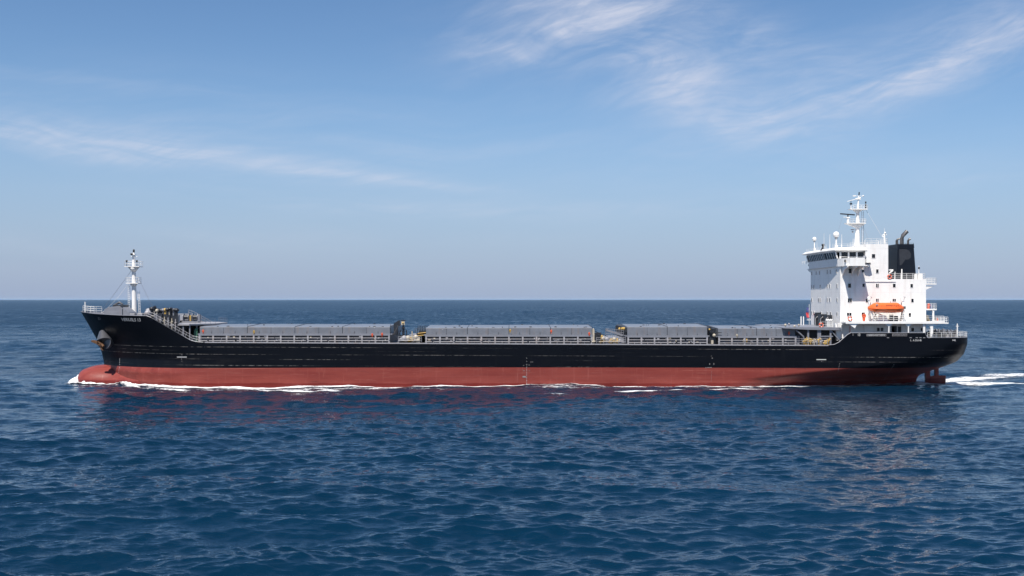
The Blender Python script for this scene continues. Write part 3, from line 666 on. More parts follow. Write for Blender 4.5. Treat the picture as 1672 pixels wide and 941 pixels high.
# ------------------------------------------------------------------ superstructure
FX = 62.1; YN, YF = 3.5, 24.5; AX = 78.35
mb = MB()
mb.box(FX, 66.9, YN, YF, 9.0, 22.62, 0)          # tower block
mb.box(66.9, 71.2, YN+.004, YF-.004, 9.0, 26.85, 0)
mb.box(71.2, AX, YN, YF, 9.0, 20.25, 0)
# cornice between decks at aft block
mb.box(66.9, 72.6, YN-.12, YN, 19.72, 19.86, 0)
sup = mb.build('superstructure', M['plate'], ship, recalc=False)
mb = MB(); mb.box(FX+.05, 79.85, .15, 27.85, 11.95, 12.28); mb.box(FX+.05, 80.6, .05, .15, 11.86, 12.34); mb.box(79.85,80.55,.15,27.85,11.86,12.34)
mb.build('boat_deck', M['white'], ship)
# brackets/columns under the boat deck
mb = MB()
for px in (1451.5, 1483.5):
    x = W(px,540,.3)[0]; mb.box(x-.09,x+.09,.3,.55,10.0,11.9)
    mb.prism([(x-.75,11.9),(x+.75,11.9),(x+.1,11.25),(x-.1,11.25)],'y',.35,.5)
x = W(1521.5,540,.3)[0]; mb.box(x-.24,x+.24,.3,.7,9.2,11.9); mb.prism([(x-1.6,11.9),(x-.2,11.9),(x-.2,11.0),(x-.5,11.5)],'y',.35,.6); mb.prism([(x-1.6,11.9),(x-1.2,11.9),(x-1.2,9.2),(x-1.55,9.2)],'y',.35,.6)
x = W(1374,540,.5)[0]; mb.prism([(x-.6,11.9),(x+1.6,11.9),(x+.6,11.5),(x+.5,9.0),(x-.2,8.6)],'y',2.6,3.4)
mb.prism([(62.6,11.92),(64.9,11.92),(64.2,11.6),(63.9,11.0)],'y',.2,.4)
mb.build('deck_bracket', M['white'], ship)
# windows
def win_side(px, py, w=.62, h=.72, y=YN, two=False, parent=sup, name='window', mate='glass'):
    x, z = W(px, py, y); mb = MB()
    mb.box(x-w/2-.07, x+w/2+.07, y-.05, y-.003, z-h/2-.07, z+h/2+.07, 1); mb.box(x-w/2, x+w/2, y-.058, y-.05, z-h/2, z+h/2, 0)
    if two: mb.box(x-.03, x+.03, y-.075, y-.06, z-h/2, z+h/2, 1)
    return mb.build(name, [M[mate], M['white']], parent, recalc=False)
def win_front(y, z, w=.55, h=.72, x=FX, parent=sup):
    mb = MB(); mb.box(x-.05, x-.003, y-w/2-.07, y+w/2+.07, z-h/2-.07, z+h/2+.07, 1); mb.box(x-.058, x-.05, y-w/2, y+w/2, z-h/2, z+h/2, 0)
    return mb.build('window', [M['glass'], M['white']], parent, recalc=False)
for z, ys in ((21.75, (23.6, 20.2, 17.8, 12.1, 10.0, 5.9)), (18.95, (23.5, 22.0, 17.2, 12.1, 10.3, 5.4)), (16.25, (23.5, 18.4, 17.2, 12.1, 10.3, 5.4)), (13.55, (23.4, 21.9, 16.6, 12.1, 9.8, 5.4))):
    for y in ys: win_front(y, z)
for px, py, w, h, two in ((1388.2,442.6,.62,.85,0),(1387,466.7,.55,.78,0),(1387.5,490.6,.74,.75,1),(1386.5,514,.85,.7,1),(1409,442.8,.42,.5,0),(1410,466,.42,.6,0),(1415.5,491,.42,.6,0),(1409.5,514,.6,.8,0),
        (1426.2,418.3,.62,.72,0),(1432.4,443,.45,.68,0),(1432.4,466.5,.5,.68,1),(1460,466.5,.5,.68,0),(1488.5,466.8,.45,.68,0),(1432.4,490.5,.5,.6,1),(1460,490.3,.6,.5,1),(1489.8,491,.42,.68,0),(1485.5,514.5,.42,.7,0),
        (1434,538.3,.5,.65,0),(1440.2,538.3,.5,.65,0),(1490,538.5,.5,.65,0),(1505.5,538.3,.5,.6,0)): win_side(px, py, w, h, YN, two)
for px, w, h in ((1460,1.0,1.4),(1468.5,.6,1.2),(1458,.5,1.1)):
    x, z = W(px,538.5,YN); mb = MB(); mb.box(x-w/2,x+w/2,YN-.04,YN-.003,z-h/2,z+h/2,0); mb.build('doorway', M['dark'], sup)
# recessed door frames / lockers under the boat deck
for px0, px1 in ((1411,1425),(1471,1477),(1387,1391)):
    x0, z = W(px0,538,YN); x1, _ = W(px1,538,YN); mb = MB(); mb.box(x0,x1,YN-.3,YN-.003,9.05,11.5,0); mb.tube([(x0,YN-.35,9.1),(x0,YN-.35,11.3)],.06,6,1)
    mb.build('deck_locker', [M['white'], M['orange2'] if px0 == 1387 else M['rail']], sup)
# bridge
bz0, bz1, bz2, bz3 = 22.65, 24.15, 25.35, 26.2
BX0, BX1 = 61.55, 66.75
mb = MB()
ypl = [(25.6,.5),(23.5,.05),(10.6,0),(4.2,.35)]     # (y, set-back) of the bridge front
bot = [(BX0+.0+b, y) for y, b in ypl]
def ring(off, z): return [(BX0+b-off, y, z) for y, b in ypl] + [(BX1, 4.2, z), (BX1, 25.6, z)]
r0 = ring(0, bz0); r1 = ring(.12, bz1); r2 = ring(.5, bz2+.02); n = 6
mb.add(r0+r1, [(i,(i+1)%n,(i+1)%n+n,i+n) for i in range(n)] + [tuple(range(n-1,-1,-1))], 0)
mb.add(r2+ring(.55, bz2+.3), [(i,(i+1)%n,(i+1)%n+n,i+n) for i in range(n)], 0)
brg = mb.build('bridge', M['white'], ship)
# glass band, one window per pane, with sloped mullions
def quad_part(name, p, m, parent, th):
    a = Vector(p[0]); nrm = (Vector(p[1])-a).cross(Vector(p[3])-a).normalized()*th
    mb = MB(); mb.add([Vector(q) for q in p]+[Vector(q)+nrm for q in p], [(0,1,2,3),(7,6,5,4),(0,4,5,1),(1,5,6,2),(2,6,7,3),(3,7,4,0)]); return mb.build(name, m, parent)
segs = [(0,1,2),(1,2,10),(2,3,5)]
for i, j, cnt in segs:
    for q in range(cnt):
        t0, t1 = q/cnt, (q+1)/cnt; e = .07/((Vector(r1[i])-Vector(r1[j])).length/cnt)
        A = Vector(r1[i]).lerp(Vector(r1[j]), t0+e/cnt*1.0); B = Vector(r1[i]).lerp(Vector(r1[j]), t1-e/cnt*1.0)
        C = Vector(r2[i]).lerp(Vector(r2[j]), t1-e/cnt*1.0); E = Vector(r2[i]).lerp(Vector(r2[j]), t0+e/cnt*1.0)
        quad_part('window', [A,B,C,E], M['glass'], brg, .04)
        m0 = Vector(r1[i]).lerp(Vector(r1[j]), t0); m1 = Vector(r2[i]).lerp(Vector(r2[j]), t0)
    mb = MB()
    for q in range(cnt+1): t = q/cnt; mb.tube([Vector(r1[i]).lerp(Vector(r1[j]), t), Vector(r2[i]).lerp(Vector(r2[j]), t)], .085 if 0 < q < cnt else .17, 6)
    mb.build('window_mullion', M['white'], brg)
mb = MB(); mb.box(BX0+1.2,BX1-.3,4.9,25,bz1-.3,bz2-.05); mb.build('bridge_interior', M['black'], brg)
ww = [(W(1373.6,417,4.2)[0],W(1384.2,417,4.2)[0]),(W(1386.8,417,4.2)[0],W(1397.6,417,4.2)[0]),(W(1400.2,417,4.2)[0],W(1410.2,417,4.2)[0])]
for side in (0, 1):
    yy = 4.2 if side == 0 else 25.6
    for (a, b) in ww:
        mb = MB(); mb.box(a,b,yy-.02,yy+.02,bz1+.05,bz2-.05,0); mb.box(a,b,yy-.05,yy+.05,bz1+.28,bz1+.36,1); mb.build('window', [M['glass'], M['white']], brg)
    mb = MB(); e = [BX0-.1] + [c for ab in ww for c in ab] + [BX1]
    for k in range(0, 8, 2): mb.box(e[k] if k else e[1]-.35, e[k+1], yy-.06, yy+.06, bz1, bz2+.02)
    mb.build('window_mullion', M['white'], brg)
# roof with fascia
mb = MB(); rf = [(BX0-.85, 26.2),(BX0-1.05,23.6),(BX0-1.05,10.5),(BX0-.45,3.6),(BX1+.45,3.4),(BX1+.45,26.4)]
rt = [(BX0-.35,25.6),(BX0-.55,23.2),(BX0-.55,10.7),(BX0-.1,3.9),(BX1+.25,3.7),(BX1+.25,26.0)]
mb.add([(a,b,bz2+.3) for a,b in rf]+[(a,b,bz2+.46) for a,b in rf]+[(a,b,bz3) for a,b in rt],
       [tuple(range(5,-1,-1))]+[(i,(i+1)%6,(i+1)%6+6,i+6) for i in range(6)]+[(i+6,(i+1)%6+6,(i+1)%6+12,i+12) for i in range(6)]+[tuple(range(12,18))])
mb.build('bridge_roof', M['white'], brg)
# wings
for sgn in (-1, 1):
    Y = lambda v: CL + sgn*(CL - v)               # v measured from the near side
    def bxw(mb, x0, x1, v0, v1, z0, z1): a, b = sorted((Y(v0), Y(v1))); mb.box(x0,x1,a,b,z0,z1)
    wx0, wx1 = 62.95, 65.7
    mb = MB(); bxw(mb, 62.3, wx1+.5, .12, 4.2, bz0-.02, bz0+.16)
    bxw(mb, wx0, wx1, 0, .12, bz0-.02, bz1+.02)           # outboard bulwark
    a = [(BX0+.3, 4.2), (62.2, 2.2), (wx0, 0.0), (wx0, .12), (62.32, 2.25), (BX0+.42, 4.2)]
    mb.prism([(p, Y(q)) for p, q in a], 'z', bz0-.02, bz1-.02); bxw(mb, wx1-.1, wx1, .12, 3.4, bz0+.16, bz1-.02)
    mb.build('bridge_wing', M['white'], brg)
    mb = MB()                                     # sloped soffit bracket under the wing
    prof = [(Y(.1), bz0-.03), (Y(YN-.02), bz0-.03), (Y(YN-.02), bz0-1.9), (Y(2.2), bz0-.7), (Y(.1), bz0-.22)]
    mb.prism(prof, 'x', wx0-.5, wx0-.3); mb.prism(prof, 'x', wx1-.3, wx1-.1); mb.prism(prof, 'x', 64.2, 64.3); mb.build('wing_bracket', M['white'], brg)
    mb = MB(); mb.lathe([(.25,-.05),(.27,.12)], (62.3, Y(1.2), 23.6), 10, 'x'); mb.build('wing_light', M['dark'], brg)
mb = MB(); rail(mb, [(62.2,26.4,bz1-.3),(61.2,27.8,bz1-.4)], .6, 2, .6, .04, .05); mb.build('wing_railing', M['rail'], brg)
# small fittings aft of the near wing
mb = MB(); x = W(1416,430,3)[0]; mb.box(66.3,67.7,2.4,3.5,23.0,23.1,0); mb.ball((66.6,3.2,24.3),.38,10,1); mb.tube([(66.9,2.9,23.1),(66.9,2.9,24.0),(67.3,2.9,24.1)],.1,6,0); mb.box(66.5,67.5,2.3,2.5,23.1,23.3,2); mb.prism([(66.4,22.95),(67.6,22.95),(67.2,22.6)],'y',2.5,3.4,0)
mb.build('searchlight', [M['white'], M['grey'], M['dark']], brg)
mb = MB(); mb.box(W(1387,519,1.0)[0]-2.1,W(1387,519)[0],.2,.3,11.9,11.95); 
# roof rails and antennas
mb = MB(); z = 26.2
rail(mb, [(BX1+.1,4.2,z),(64.2,4.2,z)], 1.0, 3, 1.2, .028, .036); rail(mb, [(BX0-.1,25.3,z),(BX0-.2,10.8,z)], .6, 2, 1.8, .02, .03); rail(mb, [(67,3.7,26.85),(71.1,3.7,26.85),(71.1,24.3,26.85)], 1.05, 3, 1.0, .028, .04); rail(mb, [(67,24.3,26.85),(71.1,24.3,26.85)], 1.05, 3, 1.4, .028, .04)
mb.build('roof_railing', M['rail'], sup)
for (px, pt, y, r_) in ((1345.5,381,10,.05),(1355,383,9,.08),(1374.5,383,6,.09),(1393,390,6,.09),(1334,396,20,.04),(1408.5,374,9,.05),(1412,392,5,.09),(1416,396,8,.07),(1434.5,394,8,.10),(1438,393,9,.12),(1447.5,397,5,.1),(1342,399,12,.05),(1349,399,11,.04),(1360,398,9,.04),(1421,400,6,.05),(1428,398,6,.06)):
    x, z = W(px, pt, y); mb = MB(); mb.tube([(x,y,26.1),(x,y,z)], r_, 6, 0, True, r_*.5); mb.build('whip_antenna', M['rail'], sup)
for (px, pc, y, r_) in ((1365.4,383.4,9,.60),(1329.8,390.6,20,.42)):
    x, z = W(px, pc, y); mb = MB(); mb.ball((x,y,z),r_,14,0); mb.tube([(x,y,26.1),(x,y,z-r_*.8)],r_*.26,8,0); mb.tube([(x,y,z-r_*1.25),(x,y,z-r_*.8)],r_*.5,12,1); mb.box(x-r_*.4,x+r_*.4,y-.3,y+.3,26.1,26.9,0); mb.build('radome', [M['white'], M['grey']], sup)
x, z = W(1344,401,12); mb = MB(); mb.tube([(x,12,26.1),(x,12,z-.2)],.1,6); mb.lathe([(.2,-.4),(.3,.0),(.3,.3)],(x,12,z),10); mb.build('horn', M['black'], sup)
x, z = W(1341,407,8); mb = MB(); mb.tube([(x-.1,8,z-.3),(x+.25,8,z+.3)],.12,8); mb.build('floodlight', M['black'], sup)
# signal mast
mx = W(1449.3-5.2,400,6)[0]; 
x, z = W(1444.3,370,6); mb = MB(); mb.tube([(x,6,26.8),(x,6,28.9)],.20,8,0,True,.15); mb.tube([(x,6,28.9),(x,6,z-.3)],.06,6,0,True,.02); mb.tube([(x-.45,6,28.6),(x,6,29.0),(x+.45,6,28.7)],.07,6); mb.ball((x+.1,6,29.1),.2,8); mb.ball((x-.3,6,28.4),.13,8); mb.build('signal_pole', M['white'], sup)
# radar mast
X, Yc = W(1400.5,400,14)[0], 14.0
def WZ(py): return W(0, py, 14)[1]
mb = MB(); mb.tube([(X-.2,Yc,26.1),(X-.05,Yc,29.5)],.62,12,0,True,.46); mb.tube([(X-.05,Yc,29.5),(X,Yc,WZ(342))],.42,12,0,True,.28); mb.tube([(X+.05,Yc,WZ(342)),(X+.2,Yc,WZ(320))],.24,10,0,True,.12)
mb.prism([(X-.4,WZ(372)),(X-2.2,WZ(366.2)),(X+1.3,WZ(366.2)),(X+.4,WZ(372))],'y',Yc-.5,Yc+.5); mb.prism([(X-.3,WZ(347)),(X-1.0,WZ(342.8)),(X+.9,WZ(342.8)),(X+.3,WZ(347))],'y',Yc-.4,Yc+.4)
rm = mb.build('radar_mast', M['white'], ship)
def pf(x0, x1, py, hd, h):
    z = WZ(py); mb = MB(); mb.box(x0,x1,Yc-hd,Yc+hd,z-.16,z+.0); rail(mb, [(x0+.6,Yc-hd,z),(x1,Yc-hd,z),(x1,Yc+hd,z),(x0+.6,Yc+hd,z)], h, 2, .7, .028, .038); mb.build('mast_platform', M['white'], rm)
pf(W(1380.5,0,14)[0], W(1411.5,0,14)[0], 364.5, 1.0, .75); pf(W(1386.5,0,14)[0], W(1414.5,0,14)[0], 341.5, .9, .75)
x, z = W(1384.5,364,14); mb = MB(); mb.tube([(x,Yc,z),(x,Yc,WZ(354.5))],.24,8,1,True,.2); mb.box(x-.3,x+.3,Yc-.3,Yc+.3,WZ(356.5),WZ(355),1); mb.tube([(x,Yc,WZ(354.5)),(x,Yc,WZ(351.2))],.12,8,0); xa = W(1372,0,14)[0]; xb = W(1395.5,0,14)[0]
mb.prism([(xa,WZ(350.2)),(xb,WZ(352.0)),(xb,WZ(350.2)),(xa,WZ(348.4))],'y',Yc-.12,Yc+.12,0); mb.tube([(xa+.6,Yc,WZ(354.7)),(xb-.9,Yc,WZ(354.9))],.05,6,1); mb.build('radar_scanner', [M['black'], M['white']], rm)
mb = MB(); x = W(1389.5,0,14)[0]; mb.tube([(x,Yc,WZ(341)),(x,Yc,WZ(334))],.1,8,1); mb.box(x-.2,x+.2,Yc-.2,Yc+.2,WZ(334),WZ(332),0); mb.prism([(W(1383.5,0,14)[0],WZ(329.6)),(W(1398,0,14)[0],WZ(325.6)),(W(1398,0,14)[0],WZ(324.4)),(W(1383.5,0,14)[0],WZ(328.6))],'y',Yc-.1,Yc+.1,1); mb.tube([(x,Yc,WZ(333)),(x,Yc,WZ(327))],.06,6,0); mb.build('radar_scanner', [M['black'], M['white']], rm)
mb = MB(); mb.tube([(W(1392,0,14)[0],Yc,WZ(320)),(W(1411,0,14)[0],Yc,WZ(320.6))],.05,6,0); mb.tube([(X-.4,Yc,WZ(325)),(X+.6,Yc,WZ(323))],.13,6,0); mb.box(X-.35,X+.55,Yc-.3,Yc+.3,WZ(326),WZ(324.6),0); mb.tube([(X+.25,Yc,WZ(319)),(X+.3,Yc,WZ(314))],.12,8,1); mb.ball((W(1409.5,0,14)[0],Yc,WZ(320)),.16,8,0); mb.box(W(1393,0,14)[0],W(1397,0,14)[0],Yc-.1,Yc+.1,WZ(321),WZ(319),0)
mb.build('masthead_light', [M['white'], M['black']], rm)
mb = MB(); x = W(1413.6,0,14)[0]; mb.tube([(x,Yc,WZ(341)),(x,Yc,WZ(331))],.07,6,1)
for py in (330.5, 334.7, 338.5): mb.lathe([(.14,-.2),(.15,.15)],(x,Yc,WZ(py)),8,mi=0)
mb.build('signal_light', [M['black'], M['rail']], rm)
mb = MB(); x = W(1406.5,0,14)[0]
for dx in (0,.4): mb.tube([(x+dx,Yc-.3,26.1),(x+dx-.1,Yc-.3,WZ(345))],.03,4)
for i in range(24): z = 26.4+i*.33; mb.tube([(x,Yc-.3,z),(x+.4,Yc-.3,z)],.022,4)
mb.build('ladder', M['grey'], rm)
mb = MB(); x = W(1391.5,0,14)[0]; mb.box(x-.25,x+.25,Yc-.3,Yc+.1,WZ(376),WZ(374.5)); mb.ball((x+.1,Yc,WZ(379)),.2,8); mb.tube([(x,Yc,WZ(375)),(X,Yc,WZ(376))],.05,5); mb.build('floodlight', M['lgrey'], rm)
a = W(1414,343,14); b = W(1441,388,10); wire((a[0],14,a[1]), (b[0],10,b[1]), .03)
a = W(1409,368,14); b = W(1420,398,10); wire((a[0],14,a[1]), (b[0],10,b[1]), .02)
a = W(1375,356,14); b = W(1368,380,10); wire((a[0],14,a[1]), (b[0],10,b[1]), .015)

# funnel
fz0, fz1 = 20.25, 27.15
def fring(x0, x1, y0, y1, z): return [(x0,y1,z),(x0,y0+.15,z),(x0+.15,y0,z),(x1-.2,y0,z),(x1,y0+.2,z),(x1,y1,z)]
mb = MB(); A = fring(74.75, 78.55, 9.0, 19.5, fz0); B = fring(75.0, 78.2, 9.3, 19.0, fz1-.75); C = fring(75.0-.06,78.2+.06,9.24,19.06,fz1-.74); E = fring(75.0-.04,78.2,9.27,19.0,fz1); n = 6
mb.add(A+B, [(i,(i+1)%n,(i+1)%n+n,i+n) for i in range(n)], 0); mb.add(C+E, [(i,(i+1)%n,(i+1)%n+n,i+n) for i in range(n)]+[tuple(range(n,2*n))]+[tuple(range(n-1,-1,-1))], 0)
fun = mb.build('funnel', M['navy'], ship)
# grey smoke-shaped emblem patch on the side
x0, z0 = W(1467.5,427,9.2); mb = MB()
pts = [(75.25,26.15),(76.6,26.15),(77.2,25.85),(77.55,25.2),(77.45,24.5),(77.0,24.15),(76.4,24.1),(76.0,23.5),(75.7,23.1),(75.3,23.0)]
def fy(z): return 9.0 + (.3)*(z-fz0)/(fz1-.75-fz0)
mb.add([(x,fy(z)-.02,z) for x, z in pts], [tuple(range(len(pts)))], 0); mb.build('funnel_patch', M['soot'], fun, recalc=False)
mb = MB(); xe = W(1472.5,398,11)[0]
mb.tube([(xe,11,26.8),(xe,11,28.3),(xe+.2,11,28.9),(xe+.9,11,29.6),(xe+1.05,11,29.75)],.38,14,0); mb.build('exhaust_pipe', M['steel'], fun)
for px, py, r_ in ((1464,391,.12),(1466.3,390.5,.16),(1483.5,391,.22)):
    x, z = W(px,py,11); mb = MB(); mb.tube([(x-.1,11,26.9),(x-.1,11,z-.25),(x+.1,11,z),(x+.35,11,z+.1)],r_,8); mb.build('exhaust_pipe', M['steel'], fun)
mb = MB(); rail(mb, [(75.1,9.4,fz1),(78.1,9.4,fz1)], .18, 1, 1.2, .03, .05); mb.build('funnel_rim', M['navy'], fun)
# deck gear around the funnel
mb = MB(); rail(mb, [(71.3,3.65,20.25),(78.2,3.65,20.25),(78.2,24.3,20.25),(71.3,24.3,20.25)], 1.05, 3, 1.25, .035, .05); mb.build('funnel_deck_railing', M['rail'], sup)
mb = MB(); mb.box(71.2,73.0,6.0,6.15,21.9,22.15); mb.tube([(71.6,5.9,20.25),(72.0,5.9,21.3),(72.9,5.9,21.9)],.13,6); mb.tube([(74.6,5.9,20.25),(74.6,5.9,22.2)],.12,6); mb.tube([(73.3,5.9,20.25),(73.3,5.9,21.7)],.06,6); mb.box(77.2,78.0,4.4,5.0,20.25,21.3); mb.box(76.6,77.0,4.5,5.0,20.25,21.2); mb.build('davit_frame', M['white'], sup)
mb = MB(); mb.box(71.3,77.5,7,8.8,20.26,21.3); mb.build('skylight_casing', M['dark'], sup)
x, z = W(1500.5,434,6); mb = MB(); mb.tube([(x,6,20.2),(x,6,z)],.13,6,0,True,.06); mb.ball((x,6,22.4),.2,8,1); mb.build('aft_light_post', [M['rail'], M['dark']], sup)
# aft platforms
def aft_pf(px1, py, name='aft_platform', d0=3.5, post=None):
    x1, z = W(px1, py, 4); mb = MB(); mb.box(AX, x1, d0, 24.5, z-.13, z+.14); rail(mb, [(AX+.1,d0+.05,z+.14),(x1-.05,d0+.05,z+.14),(x1-.05,24,z+.14)], 1.0, 3, .8, .035, .05); mb.build(name, M['rail'], ship)
aft_pf(1527.5, 464); aft_pf(1528, 505.5); aft_pf(1536.5, 527.3, d0=.3)
mb = MB(); x = W(1523,515,4)[0]; mb.box(x-.13,x+.13,3.6,3.9,12.3,14.4); mb.prism([(AX,18.9),(AX+1.6,18.9),(AX,18.2)],'y',3.7,3.8); mb.build('platform_post', M['white'], ship)
for (px, py, mm) in ((1514.5,518,'cream'),(1515.5,523,'yellow'),(1527.5,521.5,'cream'),(1530,523,'orange2'),(1517,499.5,'orange2'),(1520,501,'blue')):
    x, z = W(px,py,4.5); mb = MB(); mb.box(x-.25,x+.25,4.5,5.0,z-.8,z+.2); mb.ball((x,4.7,z+.25),.22,8); mb.build('stowed_gear', M[mm], ship)

# boat-deck rails, lifeboat, davits, rafts
mb = MB(); x0, x1 = W(1374,0)[0], W(1398,0)[0]
rail(mb, [(x0-.3,.2,12.34),(x1,.2,12.34)], 1.0, 3, .7, .03, .04); rail(mb, [(x0-.3,.2,12.34),(x0-.3,3.4,12.34)],1.0,3,1,.03,.04); rail(mb, [(W(1426,0)[0],.2,12.34),(W(1477,0)[0],.2,12.34)], 1.0, 3, 1.95, .05, .07); rail(mb, [(W(1477,0)[0],.2,12.34),(W(1511,0)[0],.2,12.34),(80.4,.2,12.34)], 1.0, 3, 1.6, .022, .03)
mb.build('boat_deck_railing', M['rail'], ship)
def davit(px, lean, name='davit'):
    mb = MB(); x = W(px,500,1.5)[0]
    mb.prism([(3.0,12.34),(2.3,12.34),(1.2,14.3),(1.5,16.0),(2.3,16.9),(2.5,16.6),(1.9,15.8),(1.7,14.4)], 'x', x-.15, x+.15)
    mb.tube([(x+lean,.5,12.4),(x+lean*.2,1.1,14.1),(x-lean*.2,1.6,16.4)],.16,8); mb.tube([(x-.35,1.2,16.7),(x,1.2,16.3),(x+.3,1.2,16.8),(x-.1,1.2,17.0)],.08,6)
    mb.tube([(x+lean*1.6,.6,12.4),(x+lean*.9,1.0,14.2)],.08,6,1); mb.box(x-.3,x+.3,.9,1.5,14.6,15.1,1)
    for i in range(5): mb.tube([(x+lean*(1-.15*i)-.25,.45,12.8+i*.35),(x+lean*(1-.15*i)+.25,.45,12.8+i*.35)],.05,5,1)
    return mb.build(name, [M['white'], M['steel']], ship)
davit(1420, .75); davit(1474.5, -.45)
mb = MB(); xa, xb = W(1419,0,2.4)[0], W(1475,0,2.4)[0]
mb.tube([(xa+.5,2.6,12.4),(xa+1.6,2.6,13.8),(xa+3.0,2.6,13.3)],.08,6,0); mb.tube([(xa,2.8,13.9),(xb,2.8,13.9)],.09,6,0); mb.box(xa+4.0,xa+4.6,2.4,3.0,12.3,13.5,1); mb.box(xa+4.8,xa+5.4,2.2,2.9,12.3,13.3,1); mb.prism([(xa+1.6,12.3),(xa+3.6,12.3),(xa+3.1,13.4),(xa+2.0,13.6)],'y',2.2,3.2,0)
mb.build('boat_cradle', [M['white'], M['dark']], ship)
def lifeboat():
    c = Vector((W(1447,503,.9)[0], 1.1, 13.9)); r = empty('lifeboat', c)
    mb = MB(); n = 28; secs = []
    # x from -3.35..3.35 ; each section: keel, bilge, gunwale, then canopy
    def sec(x):
        t = abs(x)/3.35; bow = max(0, (t-.35)/.65) 
        hw = 1.25*(1-bow**2.4*.86); keel = .12+.55*max(0,(t-.72)/.28)**1.6 if x < 0 else .05+.45*max(0,(t-.8)/.2)**1.4
        zg = .72+.12*bow**2; top = zg + 1.15*(1 - max(0,(t-.62)/.38)*.80)
        pts = [(0,keel),(-hw*.45,keel+.06),(-hw*.85,keel+.28*(1-bow)+.12),(-hw,zg-.05),(-hw*1.05,zg-.03),(-hw*1.05,zg+.07),(-hw*.97,zg+.10),(-hw*.82,zg+(top-zg)*.62),(-hw*.5,zg+(top-zg)*.96),(0,top)]
        return pts + [(-a,b) for a,b in pts[-2:0:-1]]
    vs = []; K = None
    for i in range(n+1):
        x = -3.35+6.7*i/n; q = sec(x); K = len(q); vs += [(x,a,b) for a,b in q]
    fs = [(i*K+k,i*K+(k+1)%K,(i+1)*K+(k+1)%K,(i+1)*K+k) for i in range(n) for k in range(K)] + [tuple(range(K-1,-1,-1)), tuple(range(n*K,(n+1)*K))]
    mb.add(vs, fs, 0, False); mb.build('boat_hull', M['orange'], r)
    mb = MB()
    for x in (-2.1,-1.2,-.3,.6,1.5): mb.box(x,x+.14,-1.10,-.98,1.16,1.28)
    mb.build('boat_window', M['dark'], r)
    mb = MB(); mb.box(-2.15,-1.8,-1.09,-.9,1.35,1.6); mb.build('hatch_lid', M['lgrey'], r)
    mb = MB()
    for x in (-2.9, 2.9): mb.tube([(x,0,1.2),(x,0,1.9)],.07,6)
    mb.tube([(.9,0,1.8),(.9,0,2.1)],.06,6); mb.build('lifting_hook', M['steel'], r)
    mb = MB(); vs2, fs2 = text_geo('NAUI A 12', .2); mb.add([(-.25+2.3*a, -1.105+.32*(b/.2*.2), 1.33+b) for a, b in vs2], fs2, 0); mb.build('boat_lettering', M['dark'], r, recalc=False)
    return r
lb = lifeboat(); tag(lb, 'orange enclosed lifeboat hanging in white davits on the side of the white house', 'lifeboat')
def lifebuoy(px, py, y, label, scale=1.0):
    x, z = W(px, py, y); mb = MB(); mb.torus((0,0,0),.36*scale,.12*scale,'y',20,8,0,1); o = mb.build('lifebuoy', [M['orange2'], M['rail']], None, recalc=False); o.location = (x, y, z)
    return tag(o, label, 'lifebuoy', 'lifebuoys hung about the white deckhouse')
lifebuoy(1388, 520.8, .08, 'round orange lifebuoy hung on the boat deck rail forward of the lifeboat')
lifebuoy(1341, 531.2, 1.75, 'round orange lifebuoy on the grey platform in front of the white house')
lifebuoy(1452.5, 452.4, 3.5, 'orange lifebuoy on the rail at the foot of the dark funnel')
# orange immersion-gear bag beside the forward davit
x, z = W(1410.5, 518, 1.5); mb = MB(); mb.lathe([(.16,0),(.26,.1),(.28,.9),(.2,1.25),(.1,1.4)], (0,0,0), 12); mb.torus((0,-.2,1.0),.3,.09,'y',14,6)
o = mb.build('gear_bag', M['orange2'], None); o.location = (x, 1.5, 12.3); tag(o, 'orange red stowage bag standing by the forward davit of the lifeboat', 'bag')
x, z = W(1502.5, 452.5, 5); mb = MB(); mb.lathe([(.45,0),(.35,.3),(.05,.75)], (0,0,0), 12); o = mb.build('buoy', M['orange2'], None); o.location = (x, 5, 20.27); tag(o, 'small orange conical buoy on the roof deck aft of the funnel', 'buoy')
# flag hung at the forward platform
xf, zf = W(1317, 509, 24); mb = MB(); mb.tube([(0,0,0),(0,0,4.3)],.05,6,0)
fl = empty('flag', (xf+.6, 24.2, 11.1)); mb.build('flag_pole', M['rail'], fl); mb = MB(); vs=[]; fs=[]
for i in range(9):
    for j in range(3): vs.append((-.05 -.55*(j/2) + .06*math.sin(i), .12*math.sin(i*1.3+j), 3.6 - i*.26))
for i in range(8):
    for j in range(2): fs.append((i*3+j,i*3+j+1,(i+1)*3+j+1,(i+1)*3+j))
mb.add(vs, fs[:8], 0, True); mb.add(vs, fs[8:], 1, True); mb.build('flag_cloth', [M['blue'], M['red']], fl, recalc=False); tag(fl, 'drooping blue and red flag on a short pole beside the front of the white house', 'flag')

# ------------------------------------------------------------------ poop: rail, bulwark plates, mooring gear
mb = MB(); pts = []
for X in (77.4, 79, 81, 83, 84.8, 86.2, 87.0): pts.append((X, CL-float(half(X, 9.2))+.1, 9.22))
pts += [(87.1, 12, 9.22), (87.1, 16, 9.22)] + [(p[0], 2*CL-p[1], p[2]) for p in pts[::-1]]
rail(mb, pts, 1.0, 3, .85, .03, .045); mb.build('stern_railing', M['rail'], ship)
x, z = W(1570, 529, 4); mb = MB(); mb.tube([(x,6,9.1),(x,6,z)],.16,8,0,True,.11); mb.tube([(x-.3,6,z-.5),(x+.3,6,z-.5)],.05,5); mb.build('ensign_staff', M['rail'], ship)
for (px, y, s_) in ((1519,7,.8),(1530,9,.85),(1541,6,.7),(1550,10,.9),(1530,17,.9)):
    x = W(px,545,y)[0]; winch(x, y, 9.05, s_, ('dark','grey','lgrey'))
random.seed(3)
